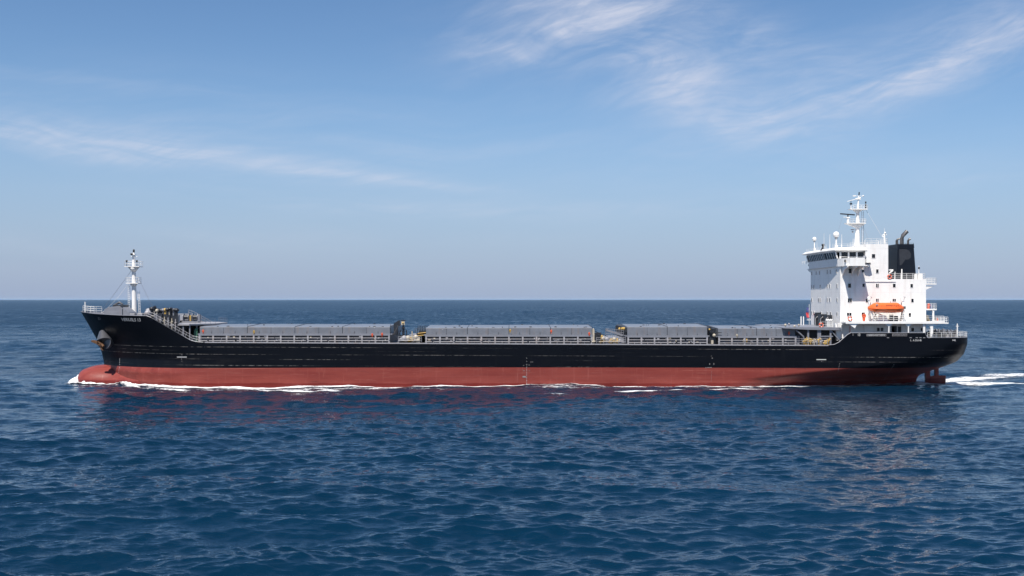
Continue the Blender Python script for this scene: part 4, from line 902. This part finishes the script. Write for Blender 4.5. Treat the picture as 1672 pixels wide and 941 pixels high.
for i in range(8):
    px = 1525 + i*4.6; y = 4.2 + (i % 3)*.8 + max(0, (px-1555))*.12; x = W(px,546,y)[0]; mb = MB(); h_ = random.uniform(.5,1.1)
    mb.tube([(x,y,9.05),(x,y,9.05+h_)],.2,8); mb.tube([(x+.5,y,9.05),(x+.5,y,9.05+h_)],.2,8); mb.tube([(x-.2,y,9.3),(x+.7,y,9.35)],.1,6); mb.build('mooring_bitts', M[random.choice(('dark','lgrey','grey','steel'))], ship)
mb = MB()                                     # plates and openings on the poop bulwark
for (p0, p1, a, b, mi) in ((1415,1447,545.6,549.3,0),(1457,1481,545.0,549.2,0)):
    xa, z1 = W(p0,a,-.04); xb, z0 = W(p1,b,-.04); mb.box(xa,xb,-.05,-.012,z0,z1,mi)
mb.build('bulwark_panel', [M['markdim']], ship)
mb = MB()
for (p0, p1, a, b) in ((1416,1446.4,546.2,548.7),(1458,1480.4,545.6,548.6)):
    xa, z1 = W(p0,a,-.06); xb, z0 = W(p1,b,-.06); mb.box(xa,xb,-.062,-.051,z0,z1,0)
mb.build('panel_face', [M['dark']], ship)
def flat_text(body, p0, p1, a, b, m='mark'):
    xa, z1 = W(p0,a,-.08); xb, z0 = W(p1,b,-.08); vs, fs = text_geo(body, z1-z0); mb = MB(); mb.add([(xa+(xb-xa)*u_, -.085, z0+v_) for u_, v_ in vs], fs); mb.build('lettering', M[m], ship, recalc=False)
flat_text('NEEDARYMKS', 1417, 1445, 546.4, 548.5, 'mark'); flat_text('LDOMDUAR', 1459, 1479, 545.9, 548.3, 'markdim')
flat_text('D', 1392, 1394, 544.9, 548.4, 'markdim'); flat_text('13', 1401, 1404.6, 544.6, 549, 'mark')
mb = MB()
for px in (1452, 1492.5, 1504, 1511, 1524): xa, _ = W(px,546); mb.tube([(xa,.12,10.1),(xa+.35*(px % 3 - 1),.12,9.1)],.06,5)
for px in (1487,1497,1503,1509,1517,1450): xa, _ = W(px,550); mb.box(xa-.2,xa+.2,-.03,.1,9.2,9.32)
mb.build('bulwark_stanchion', M['lgrey'], ship)
mb = MB(); mb.tube([(59.0,-.02,7.9),(60.0,-.02,8.0),(60.9,-.02,8.45),(62.4,-.02,9.8),(63.0,-.02,10.15)],.07,6); mb.build('sheer_edge', M['lgrey'], ship)

# ------------------------------------------------------------------ sea
def hash2(ix, iy, seed):
    n = (ix.astype(np.int64)*374761393 + iy.astype(np.int64)*668265263 + seed*1442695041) & 0xffffffff
    n = ((n ^ (n >> 13))*1274126177) & 0xffffffff
    return ((n ^ (n >> 16)) & 0xffff)/65535.
def vnoise(x, y, seed=0):
    ix = np.floor(x); iy = np.floor(y); fx = x-ix; fy_ = y-iy; fx = fx*fx*(3-2*fx); fy_ = fy_*fy_*(3-2*fy_)
    a = hash2(ix,iy,seed); b = hash2(ix+1,iy,seed); c = hash2(ix,iy+1,seed); d = hash2(ix+1,iy+1,seed)
    return (a+(b-a)*fx)*(1-fy_)+(c+(d-c)*fx)*fy_
def fbm(x, y, seed=0, o=4):
    s = 0; a = .5; t = 0
    for i in range(o): s = s + a*vnoise(x*2**i, y*2**i, seed+i*17); t += a; a *= .55
    return s/t
rw = np.random.default_rng(4)
NW = 280
lam = np.exp(rw.uniform(np.log(.38), np.log(13), NW)); th = rw.normal(math.radians(-80), math.radians(27), NW); ph = rw.uniform(0, 2*PI, NW)
kk = 2*PI/lam; steep = .0185*np.interp(np.log(lam), np.log([.38,1.2,2.5,5,8,13]), [1.3,1.5,1.4,1.0,.62,.38])*rw.uniform(.5, 1.4, NW)
lam2 = np.exp(rw.uniform(np.log(14), np.log(110), 60)); lam = np.concatenate([lam, lam2]); th = np.concatenate([th, rw.normal(math.radians(-85), math.radians(26), 60)]); ph = np.concatenate([ph, rw.uniform(0, 2*PI, 60)])
steep = np.concatenate([steep, .0075*rw.uniform(.4, 1.5, 60)]); kk = 2*PI/lam; NW += 60
amp = steep/kk; kx = kk*np.cos(th); ky = kk*np.sin(th)
def sea_disp(x, y):
    r = np.hypot(x, y + D); gs = np.maximum(.09, np.where(r < 150, .0025*r, np.where(r < 1500, .0039*r, .0128*r)))
    gz = np.clip(.55+.9*fbm(x*.018, y*.018, 91, 2), .5, 1.4)
    live = (np.abs(np.arctan2(x, y+D)) < math.radians(41.9)) & (r > 42)
    Z = np.zeros_like(x); DX = np.zeros_like(x); DY = np.zeros_like(x)
    for i in range(NW):
        att = np.clip((lam[i]/gs - 2.0)/2.0, 0, 1)*live; k_ = np.nonzero(att)[0]; p = kx[i]*x[k_] + ky[i]*y[k_] + ph[i]; s_, c_ = np.sin(p), np.cos(p); A = amp[i]*att[k_]*gz[k_]
        Z[k_] += A*c_; q = A*.9/kk[i]; DX[k_] -= q*kx[i]*s_; DY[k_] -= q*ky[i]*s_
    # ship-made waves: bow hump, train along the sides, stern swell
    d = CL - half(x, np.zeros_like(x)); side = np.minimum(np.abs(y-d), np.abs(2*CL-y-d)); out = np.where((y < d) | (y > 2*CL-d) , side, 0)
    inb = (x > -92) & (x < 130)
    calm = np.exp(-(out/9)**2)*((x > -84) & (x < 80)); Z *= (1-.2*calm); 
    Z += np.where(inb, 0.7*np.exp(-((x+86.2)/1.2)**2 - ((y-CL)/3.0)**2), 0)
    Z += np.where(inb, .32*np.exp(-((x+72)/8)**2)*np.exp(-(out/1.8)**2) + .12*np.sin((x+80)*.3)*np.exp(-(out/5)**2)*np.exp(-((x)/90)**2), 0)
    Z += np.where(inb & (x > 76), .28*np.cos((x-80)*.42)*np.exp(-((y-CL)/11)**2)*np.exp(-(x-80)/30), 0)
    return DX, DY, Z
ad = np.radians(np.linspace(-42, 42, 1500)); ac = np.radians(np.linspace(42, 318, 90)[1:-1])
ang = np.concatenate([ad, ac]); nr1 = np.concatenate([[.5, 8, 20, 32, 40], 44*np.exp(np.linspace(0, math.log(150/44), 480)), 150*np.exp(np.linspace(0, math.log(10), 590))[1:], 1500*np.exp(np.linspace(0, math.log(70000/1500), 300))[1:]])
A_, R_ = np.meshgrid(ang, nr1); x = (R_*np.sin(A_)); y = (-D + R_*np.cos(A_))
xf_, yf_ = x.ravel(), y.ravel(); dx, dy, dz = sea_disp(xf_, yf_)
far = R_.ravel(); fade = np.clip((9000-far)/6000, 0, 1); dense = (np.abs(((A_.ravel()+PI) % (2*PI))-PI) < math.radians(41.9))
dz *= fade*dense; dx *= dense*fade; dy *= dense*fade
V = np.stack([xf_+dx, yf_+dy, dz], 1).astype(np.float32); na = len(ang); nr = len(nr1)
i0 = (np.arange(nr-1)[:, None]*na + np.arange(na)[None]).ravel(); i1 = (np.arange(nr-1)[:, None]*na + (np.arange(na)[None]+1) % na).ravel()
F = np.stack([i0, i0+na, i1+na, i1], 1).astype(np.int32)
def np_mesh(name, V, F, m, smooth=True):
    me = bpy.data.meshes.new(name); me.vertices.add(len(V)); me.vertices.foreach_set('co', V.ravel()); me.loops.add(F.size); me.loops.foreach_set('vertex_index', F.ravel())
    me.polygons.add(len(F)); me.polygons.foreach_set('loop_start', np.arange(0, F.size, 4, dtype=np.int32)); me.polygons.foreach_set('use_smooth', np.full(len(F), smooth)); me.update(calc_edges=True); me.validate()
    me.materials.append(m); o = bpy.data.objects.new(name, me); COL.objects.link(o); return o
def water_mat():
    m = bpy.data.materials.new('sea_water'); m.use_nodes = True; h = NB(m.node_tree); N = h.N; L = h.L; b = N['Principled BSDF']
    g = N.new('ShaderNodeNewGeometry'); sp = N.new('ShaderNodeSeparateXYZ'); L.new(g.outputs['Position'], sp.inputs[0]); x, y, z = sp.outputs
    dist = h.m('SQRT', h.m('ADD', h.m('POWER', x, 2), h.m('POWER', h.m('ADD', y, D), 2)))
    n0 = h.noise(h.comb(h.m('MULTIPLY', x, .006), h.m('MULTIPLY', y, .016), 0), 1, 4, .6)
    stk = h.noise(h.comb(h.m('MULTIPLY', x, .22), h.m('MULTIPLY', y, .035), 8), 1, 4, .6)
    col = h.mix(h.m('ADD', h.m('MULTIPLY', h.mapr(n0, .35, .65), .6), h.m('MULTIPLY', h.m('MULTIPLY', h.mapr(stk, .35, .65), h.mapr(dist, 120, 500)), .9)), (.0005,.0135,.0320), (.0009,.0180,.043)); L.new(col, b.inputs['Base Color'])  # distant streaks in the body colour stand in for uneven wave reflections
    b.inputs['IOR'].default_value = 1.333; b.inputs['Specular IOR Level'].default_value = .54
    wind = h.noise(h.comb(h.m('MULTIPLY', x, .008), h.m('MULTIPLY', y, .022), 4), 1, 5, .65)
    L.new(h.m('ADD', h.mapr(dist, 90, 900, .02, .34, False), h.m('MULTIPLY', h.m('ADD', h.mapr(wind, .3, .7, -.03, .05), h.mapr(stk, .3, .7, -.09, .12)), h.mapr(dist, 60, 500))), b.inputs['Roughness'])
    wx = h.m('MULTIPLY', h.m('SUBTRACT', h.noise(h.comb(h.m('MULTIPLY', x, .35), h.m('MULTIPLY', y, .35), 2), 1, 2), .5), 1.6)
    def ridge(fx, fy, seed, det=2):
        n = h.noise(h.comb(h.m('ADD', h.m('MULTIPLY', x, fx), wx), h.m('ADD', h.m('MULTIPLY', y, fy), wx), seed), 1, det, .55)
        r = h.m('SUBTRACT', 1, h.m('ABSOLUTE', h.m('MULTIPLY', h.m('SUBTRACT', n, .5), 4))); return h.m('POWER', h.m('MAXIMUM', r, 0), 1.6)
    gust = h.mapr(wind, .32, .68, .45, 1.25)
    def bump(hgt, dist_m, st, prev):
        bp = N.new('ShaderNodeBump'); bp.inputs['Distance'].default_value = dist_m; L.new(hgt, bp.inputs['Height']); L.new(st, bp.inputs['Strength'])
        if prev is not None: L.new(prev, bp.inputs['Normal'])
        return bp.outputs[0]
    nr = bump(ridge(.34, 1.05, 1), .15, h.m('MULTIPLY', h.mapr(dist, 70, 260, .20, .85), gust), None)
    nr = bump(ridge(.95, 2.9, 5, 3), .045, h.m('MULTIPLY', h.mapr(dist, 60, 400, .30, .2), gust), nr)
    nr = bump(h.noise(h.comb(h.m('MULTIPLY', x, .13), h.m('MULTIPLY', y, .11), 0), 1.0, 5, .62, .4), 1.6, h.mapr(dist, 150, 900, .0, .9), nr)
    L.new(nr, b.inputs['Normal'])
    return m
M['sea'] = water_mat()
sea = np_mesh('sea', V, F, M['sea']); tag(sea, kind='structure')

# ------------------------------------------------------------------ foam along the ship and wake
def foam_mat():
    m = bpy.data.materials.new('foam'); m.use_nodes = True; h = NB(m.node_tree); N = h.N; L = h.L; b = N['Principled BSDF']
    b.inputs['Base Color'].default_value = (.80,.82,.84,1); b.inputs['Roughness'].default_value = .7
    g = N.new('ShaderNodeNewGeometry'); sp = N.new('ShaderNodeSeparateXYZ'); L.new(g.outputs['Position'], sp.inputs[0]); x, y, z = sp.outputs
    at = N.new('ShaderNodeAttribute'); at.attribute_name = 'foam'
    n = h.m('ADD', h.m('MULTIPLY', h.noise(h.comb(h.m('MULTIPLY', x, .30), h.m('MULTIPLY', y, 1.1), 0), 1.0, 10, .70, .6), .6), h.m('MULTIPLY', h.noise(h.comb(h.m('MULTIPLY', x, 1.6), h.m('MULTIPLY', y, 3.2), 3), 1.0, 6, .7, .4), .4))
    n = h.m('ADD', h.m('MULTIPLY', h.m('SUBTRACT', n, .5), 1.9), .5); f = h.m('SUBTRACT', at.outputs['Fac'], n)
    al = h.m('MULTIPLY', h.mapr(f, -.05, .22), h.mapr(h.noise(h.comb(h.m('MULTIPLY', x, 2.2), h.m('MULTIPLY', y, 5), 1), 1, 6, .7), .30, .52, .35, 1)); L.new(al, b.inputs['Alpha'])
    bp = N.new('ShaderNodeBump'); bp.inputs['Distance'].default_value = .4; bp.inputs['Strength'].default_value = .8; L.new(h.noise(g.outputs['Position'], 1.5, 6, .7), bp.inputs['Height']); L.new(bp.outputs[0], b.inputs['Normal'])
    return m
M['foam'] = foam_mat()
gx = np.concatenate([np.arange(-93, -60, .16), np.arange(-60, 85, .3), np.arange(85, 170, .5)]); gy = np.concatenate([np.arange(-20, 0, .28), np.arange(0, 15, .2), np.arange(15, 28, .6), np.arange(28, 46, .6)])
GX, GY = np.meshgrid(gx, gy); fx_, fy2 = GX.ravel(), GY.ravel()
d = CL - half(fx_, np.zeros_like(fx_)); bulb = bulb_yr(fx_)*np.clip(1-np.abs((fx_+74.9)/10.6)**5, 0, 1)**.38; d = np.minimum(d, CL-bulb)
out = np.where(fy2 < CL, d-fy2, fy2-(2*CL-d))
inside = (out < -.35) & (fx_ > -85) & (fx_ < 79.5)
lo = fbm(fx_*.07, fy2*.10, 3, 3)
ins = ip(fx_, [-86, -80, -68, -50, -20, 20, 60, 80], [.98, .97, .95, .92, .84, .74, .70, .78]); wd = ip(fx_, [-86, -76, -68, -50, 0, 80], [1.3, 2.0, 3.2, 2.2, 1.5, 1.5])
f1 = ins*np.exp(-(np.clip(out, 0, 99)/wd)**2)*(.55+.9*fbm(fx_*.22, fy2*.3, 31, 3))
oc = ip(fx_, [-86, -76, -66, -50, -30, 0, 20, 50, 90], [1, 2.2, 4.2, 5.5, 7.0, 9.0, 11, 9, 9])
f2 = ip(fx_, [-86, -72, -50, 0, 25, 50, 70], [0, .66, .68, .66, .62, .50, .2])*np.exp(-((out-oc)/ip(fx_, [-80, 0, 40], [1.0, 1.6, 1.4]))**2)*np.clip((lo-.34)*5, 0, 1.25)
f3 = ip(fx_, [-80, -60, 0, 60, 80], [.3, .56, .53, .50, .4])*np.exp(-((out-3.8)/3.6)**2)*np.clip(.2+1.5*lo, 0, 1.15)
front = np.maximum(np.exp(-((fx_+86.0)/1.3)**2 - ((fy2-CL+1.6)/4.4)**2)*1.05, np.exp(-(np.clip(out,0,99)/1.1)**2)*np.exp(-((fx_+83.5)/3.2)**2)*(fy2 < CL))
spread = 6 + (fx_-78)*.12; wk = (fx_ > 74)*np.clip((fx_-74)/6, 0, 1)
e1 = np.exp(-((fy2-(10-(fx_-80)*.03))/(6.0+(fx_-74)*.04))**2); e2 = np.exp(-((fy2-ip(fx_, [74, 84, 106, 170], [16, 22, 34, 44]))/4.2)**2); core = np.exp(-((fy2-CL)/8.5)**2)
f4 = wk*(.68*e1 + .64*e2 + .30*core)*(.48+1.1*fbm(fx_*.028, fy2*.9, 61, 5))
# stern quarter thread
f5 = ((fx_ > 40) & (fx_ < 92))*.92*np.exp(-((out-1.6-(fx_-60)*.03)/.8)**2)*(.5+.9*fbm(fx_*.15, fy2*.5, 71, 3))
f0 = .90*np.exp(-(np.clip(out, 0, 99)/.55)**2)*(.75+.5*fbm(fx_*.15, fy2*.1, 41, 3))*(fx_ < 82)
ahead = fx_ > -85.9; f0, f1, f2, f3 = f0*ahead, f1*ahead, f2*ahead, f3*ahead
foam = np.maximum.reduce([f0, f1, f2, f3, front, f4, f5]); foam[inside] = 0
dx, dy, dz = sea_disp(fx_, fy2)
rough = (fbm(fx_*1.3, fy2*1.3, 5, 4)-.35)
near_bow = np.clip(front*1.0 + np.exp(-((fx_+76)/9)**2)*np.exp(-(np.clip(out,0,99)/1.6)**2)*.55, 0, 1)
lift = .09 + np.clip(foam-.4, 0, 1)*.25*rough + near_bow*np.clip(.2+1.3*rough, 0, 1.1)*.6
V2 = np.stack([fx_+dx*(foam < 5), fy2+dy, dz+lift], 1).astype(np.float32); na2 = len(gx)
q = (np.arange(len(gy)-1)[:, None]*na2 + np.arange(na2-1)[None]).ravel(); F2 = np.stack([q, q+1, q+1+na2, q+na2], 1)
keep = foam[F2].max(1) > .24; F2 = F2[keep]
used = np.unique(F2); remap = np.full(len(V2), -1); remap[used] = np.arange(len(used)); V2 = V2[used]; fo = foam[used]; F2 = remap[F2].astype(np.int32)
fobj = np_mesh('wake_foam', V2, F2, M['foam'])
at = fobj.data.attributes.new('foam', 'FLOAT', 'POINT'); at.data.foreach_set('value', fo.astype(np.float32)); tag(fobj, kind='stuff')

# ------------------------------------------------------------------ sea haze
mb = MB(); mb.box(-75000, 75000, -75000, 75000, -12, 44)
hm = bpy.data.materials.new('haze_air'); hm.use_nodes = True; nt = hm.node_tree; nt.nodes.remove(nt.nodes['Principled BSDF'])
pv = nt.nodes.new('ShaderNodeVolumePrincipled'); pv.inputs['Color'].default_value = (.55,.76,1,1); pv.inputs['Density'].default_value = HAZE; nt.links.new(pv.outputs[0], nt.nodes['Material Output'].inputs['Volume'])
hz_ = mb.build('haze', hm); tag(hz_, kind='stuff')
# ------------------------------------------------------------------ daylight
L_dir = Vector((1.6, 3.8, -7.2)).normalized()     # travel direction of sunlight
el = math.asin(-L_dir.z); azv = Vector((-L_dir.x, -L_dir.y))
sun = bpy.data.lights.new('sun', 'SUN'); sun.energy = 5.0; sun.angle = math.radians(.53); sun.color = (1, .935, .85)
so = bpy.data.objects.new('sun', sun); COL.objects.link(so); so.rotation_euler = L_dir.to_track_quat('-Z', 'Y').to_euler(); so.location = (-60, -100, 200)
w = bpy.data.worlds.new('World'); SC.world = w; w.use_nodes = True; h = NB(w.node_tree); N = h.N; L = h.L
bg = N['Background']; sky = N.new('ShaderNodeTexSky'); sky.sky_type = 'NISHITA'; sky.sun_disc = False; sky.sun_elevation = el
sky.sun_rotation = math.atan2(azv.x, azv.y); sky.altitude = 0; sky.air_density = 1.0; sky.dust_density = .5; sky.ozone_density = 3.0
tc = N.new('ShaderNodeTexCoord'); sp = N.new('ShaderNodeSeparateXYZ'); L.new(tc.outputs['Generated'], sp.inputs[0]); dxn, dyn, dzn = sp.outputs
yy = h.m('MAXIMUM', h.m('ABSOLUTE', dyn), .05); U = h.m('DIVIDE', dxn, yy); Vv = h.m('DIVIDE', dzn, yy)
def g2(px, py, ang, sa, sb, amp):                # soft elongated cloud body in direction space
    u0, v0 = (px-CX)/1842, (HY-py)/1842; a = math.radians(ang); sa /= 1842; sb /= 1842
    du = h.m('SUBTRACT', U, u0); dv = h.m('SUBTRACT', Vv, v0)
    p = h.m('DIVIDE', h.m('ADD', h.m('MULTIPLY', du, math.cos(a)), h.m('MULTIPLY', dv, math.sin(a))), sa)
    q = h.m('DIVIDE', h.m('SUBTRACT', h.m('MULTIPLY', dv, math.cos(a)), h.m('MULTIPLY', du, math.sin(a))), sb)
    e = h.m('EXPONENT', h.m('MULTIPLY', h.m('ADD', h.m('MULTIPLY', p, p), h.m('MULTIPLY', q, q)), -1)); return h.m('MULTIPLY', e, amp)
def fib(ang, s1, s2, det=8, seed=0, dist=.8, lo=.35, hi=.75, rough=.6):
    a = math.radians(ang); wob = h.m('MULTIPLY', h.m('SUBTRACT', h.noise(h.comb(U, Vv, seed+5), 4, 2), .5), .08)
    p = h.m('ADD', h.m('MULTIPLY', U, math.cos(a)), h.m('MULTIPLY', Vv, math.sin(a))); q = h.m('ADD', h.m('SUBTRACT', h.m('MULTIPLY', Vv, math.cos(a)), h.m('MULTIPLY', U, math.sin(a))), wob)
    return h.mapr(h.noise(h.comb(h.m('MULTIPLY', p, s1), h.m('MULTIPLY', q, s2), seed), 1, det, rough, dist), lo, hi)
def acc(lst):
    r = lst[0]
    for q in lst[1:]: r = h.m('ADD', r, q)
    return r
left = h.m('MULTIPLY', acc([g2(170,238,-6,290,26,.36), g2(480,272,-7.5,270,17,.38), g2(60,220,-8,230,34,.26), g2(300,268,-4,220,9,.26), g2(600,290,-6,180,8,.30), g2(250,225,-7,260,30,.14)]), fib(-7, 4, 48, 9, 1, .7, .15, .78))
mid = h.m('MULTIPLY', acc([g2(925,40,14,150,38,.66), g2(850,92,-8,100,20,.40), g2(1080,108,-28,130,56,.78), g2(1000,50,-20,200,60,.30), g2(1180,40,-20,180,40,.36), g2(1290,120,-30,140,80,.22), g2(1000,150,-10,240,50,.16), g2(950,0,5,200,30,.3)]), fib(16, 8, 20, 10, 3, .9, .20, .80))
right = h.m('MULTIPLY', acc([g2(1330,175,14,210,44,.56), g2(1540,110,18,200,40,.52), g2(1650,40,20,160,50,.50), g2(1215,200,-10,170,30,.30), g2(1480,60,20,220,50,.14)]), fib(17, 6, 30, 10, 5, 1.2, .20, .78))
low_ = h.m('MULTIPLY', acc([g2(300,180,-5,420,60,.20), g2(700,250,4,420,50,.16), g2(1250,280,5,380,40,.16), g2(420,400,2,420,30,.16), g2(850,345,0,300,14,.26), g2(1500,300,6,240,20,.2), g2(500,330,-3,300,14,.18), g2(100,390,0,220,30,.16), g2(150,130,-8,260,14,.14), g2(760,130,30,60,14,.12)]), fib(0, 4, 40, 7, 9, .5, .3, .8))
fibre = h.m('MULTIPLY', fib(13, 22, 130, 6, 21, .6, .30, .72), .42); cm = h.m('MULTIPLY', h.m('MINIMUM', acc([left, mid, right, low_]), .85), h.m('ADD', fibre, .50))
behind = h.m('GREATER_THAN', dyn, 0)
cm = h.m('MULTIPLY', cm, behind)
tint = h.mix(1.0, sky.outputs[0], h.mix(h.mapr(dzn, .0, .30), (.83,.90,1.0), (.64,.78,.91)), 'MULTIPLY')
elv = h.mapr(dzn, -.01, .19, 1.0, 0.0)
hz = h.mix(h.m('MULTIPLY', elv, .75), tint, (2.4,3.1,4.95))
skyc = h.mix(cm, hz, (5.6,5.8,6.7))
L.new(skyc, bg.inputs[0]); bg.inputs[1].default_value = .085

# ------------------------------------------------------------------ camera and output
cam = bpy.data.cameras.new('camera'); cam.lens = 36*1842/1672; cam.sensor_width = 36; cam.clip_start = .5; cam.clip_end = 200000; cam.shift_y = 18.5/1672
co = bpy.data.objects.new('camera', cam); COL.objects.link(co); co.location = (0, -D, ZC); co.rotation_euler = (math.radians(90), 0, 0); SC.camera = co
SC.render.engine = 'CYCLES'
SC.view_settings.view_transform = 'Standard'; SC.view_settings.look = 'None'; SC.view_settings.gamma = 1; SC.view_settings.exposure = .55
SC.render.resolution_x = 1024; SC.render.resolution_y = 576
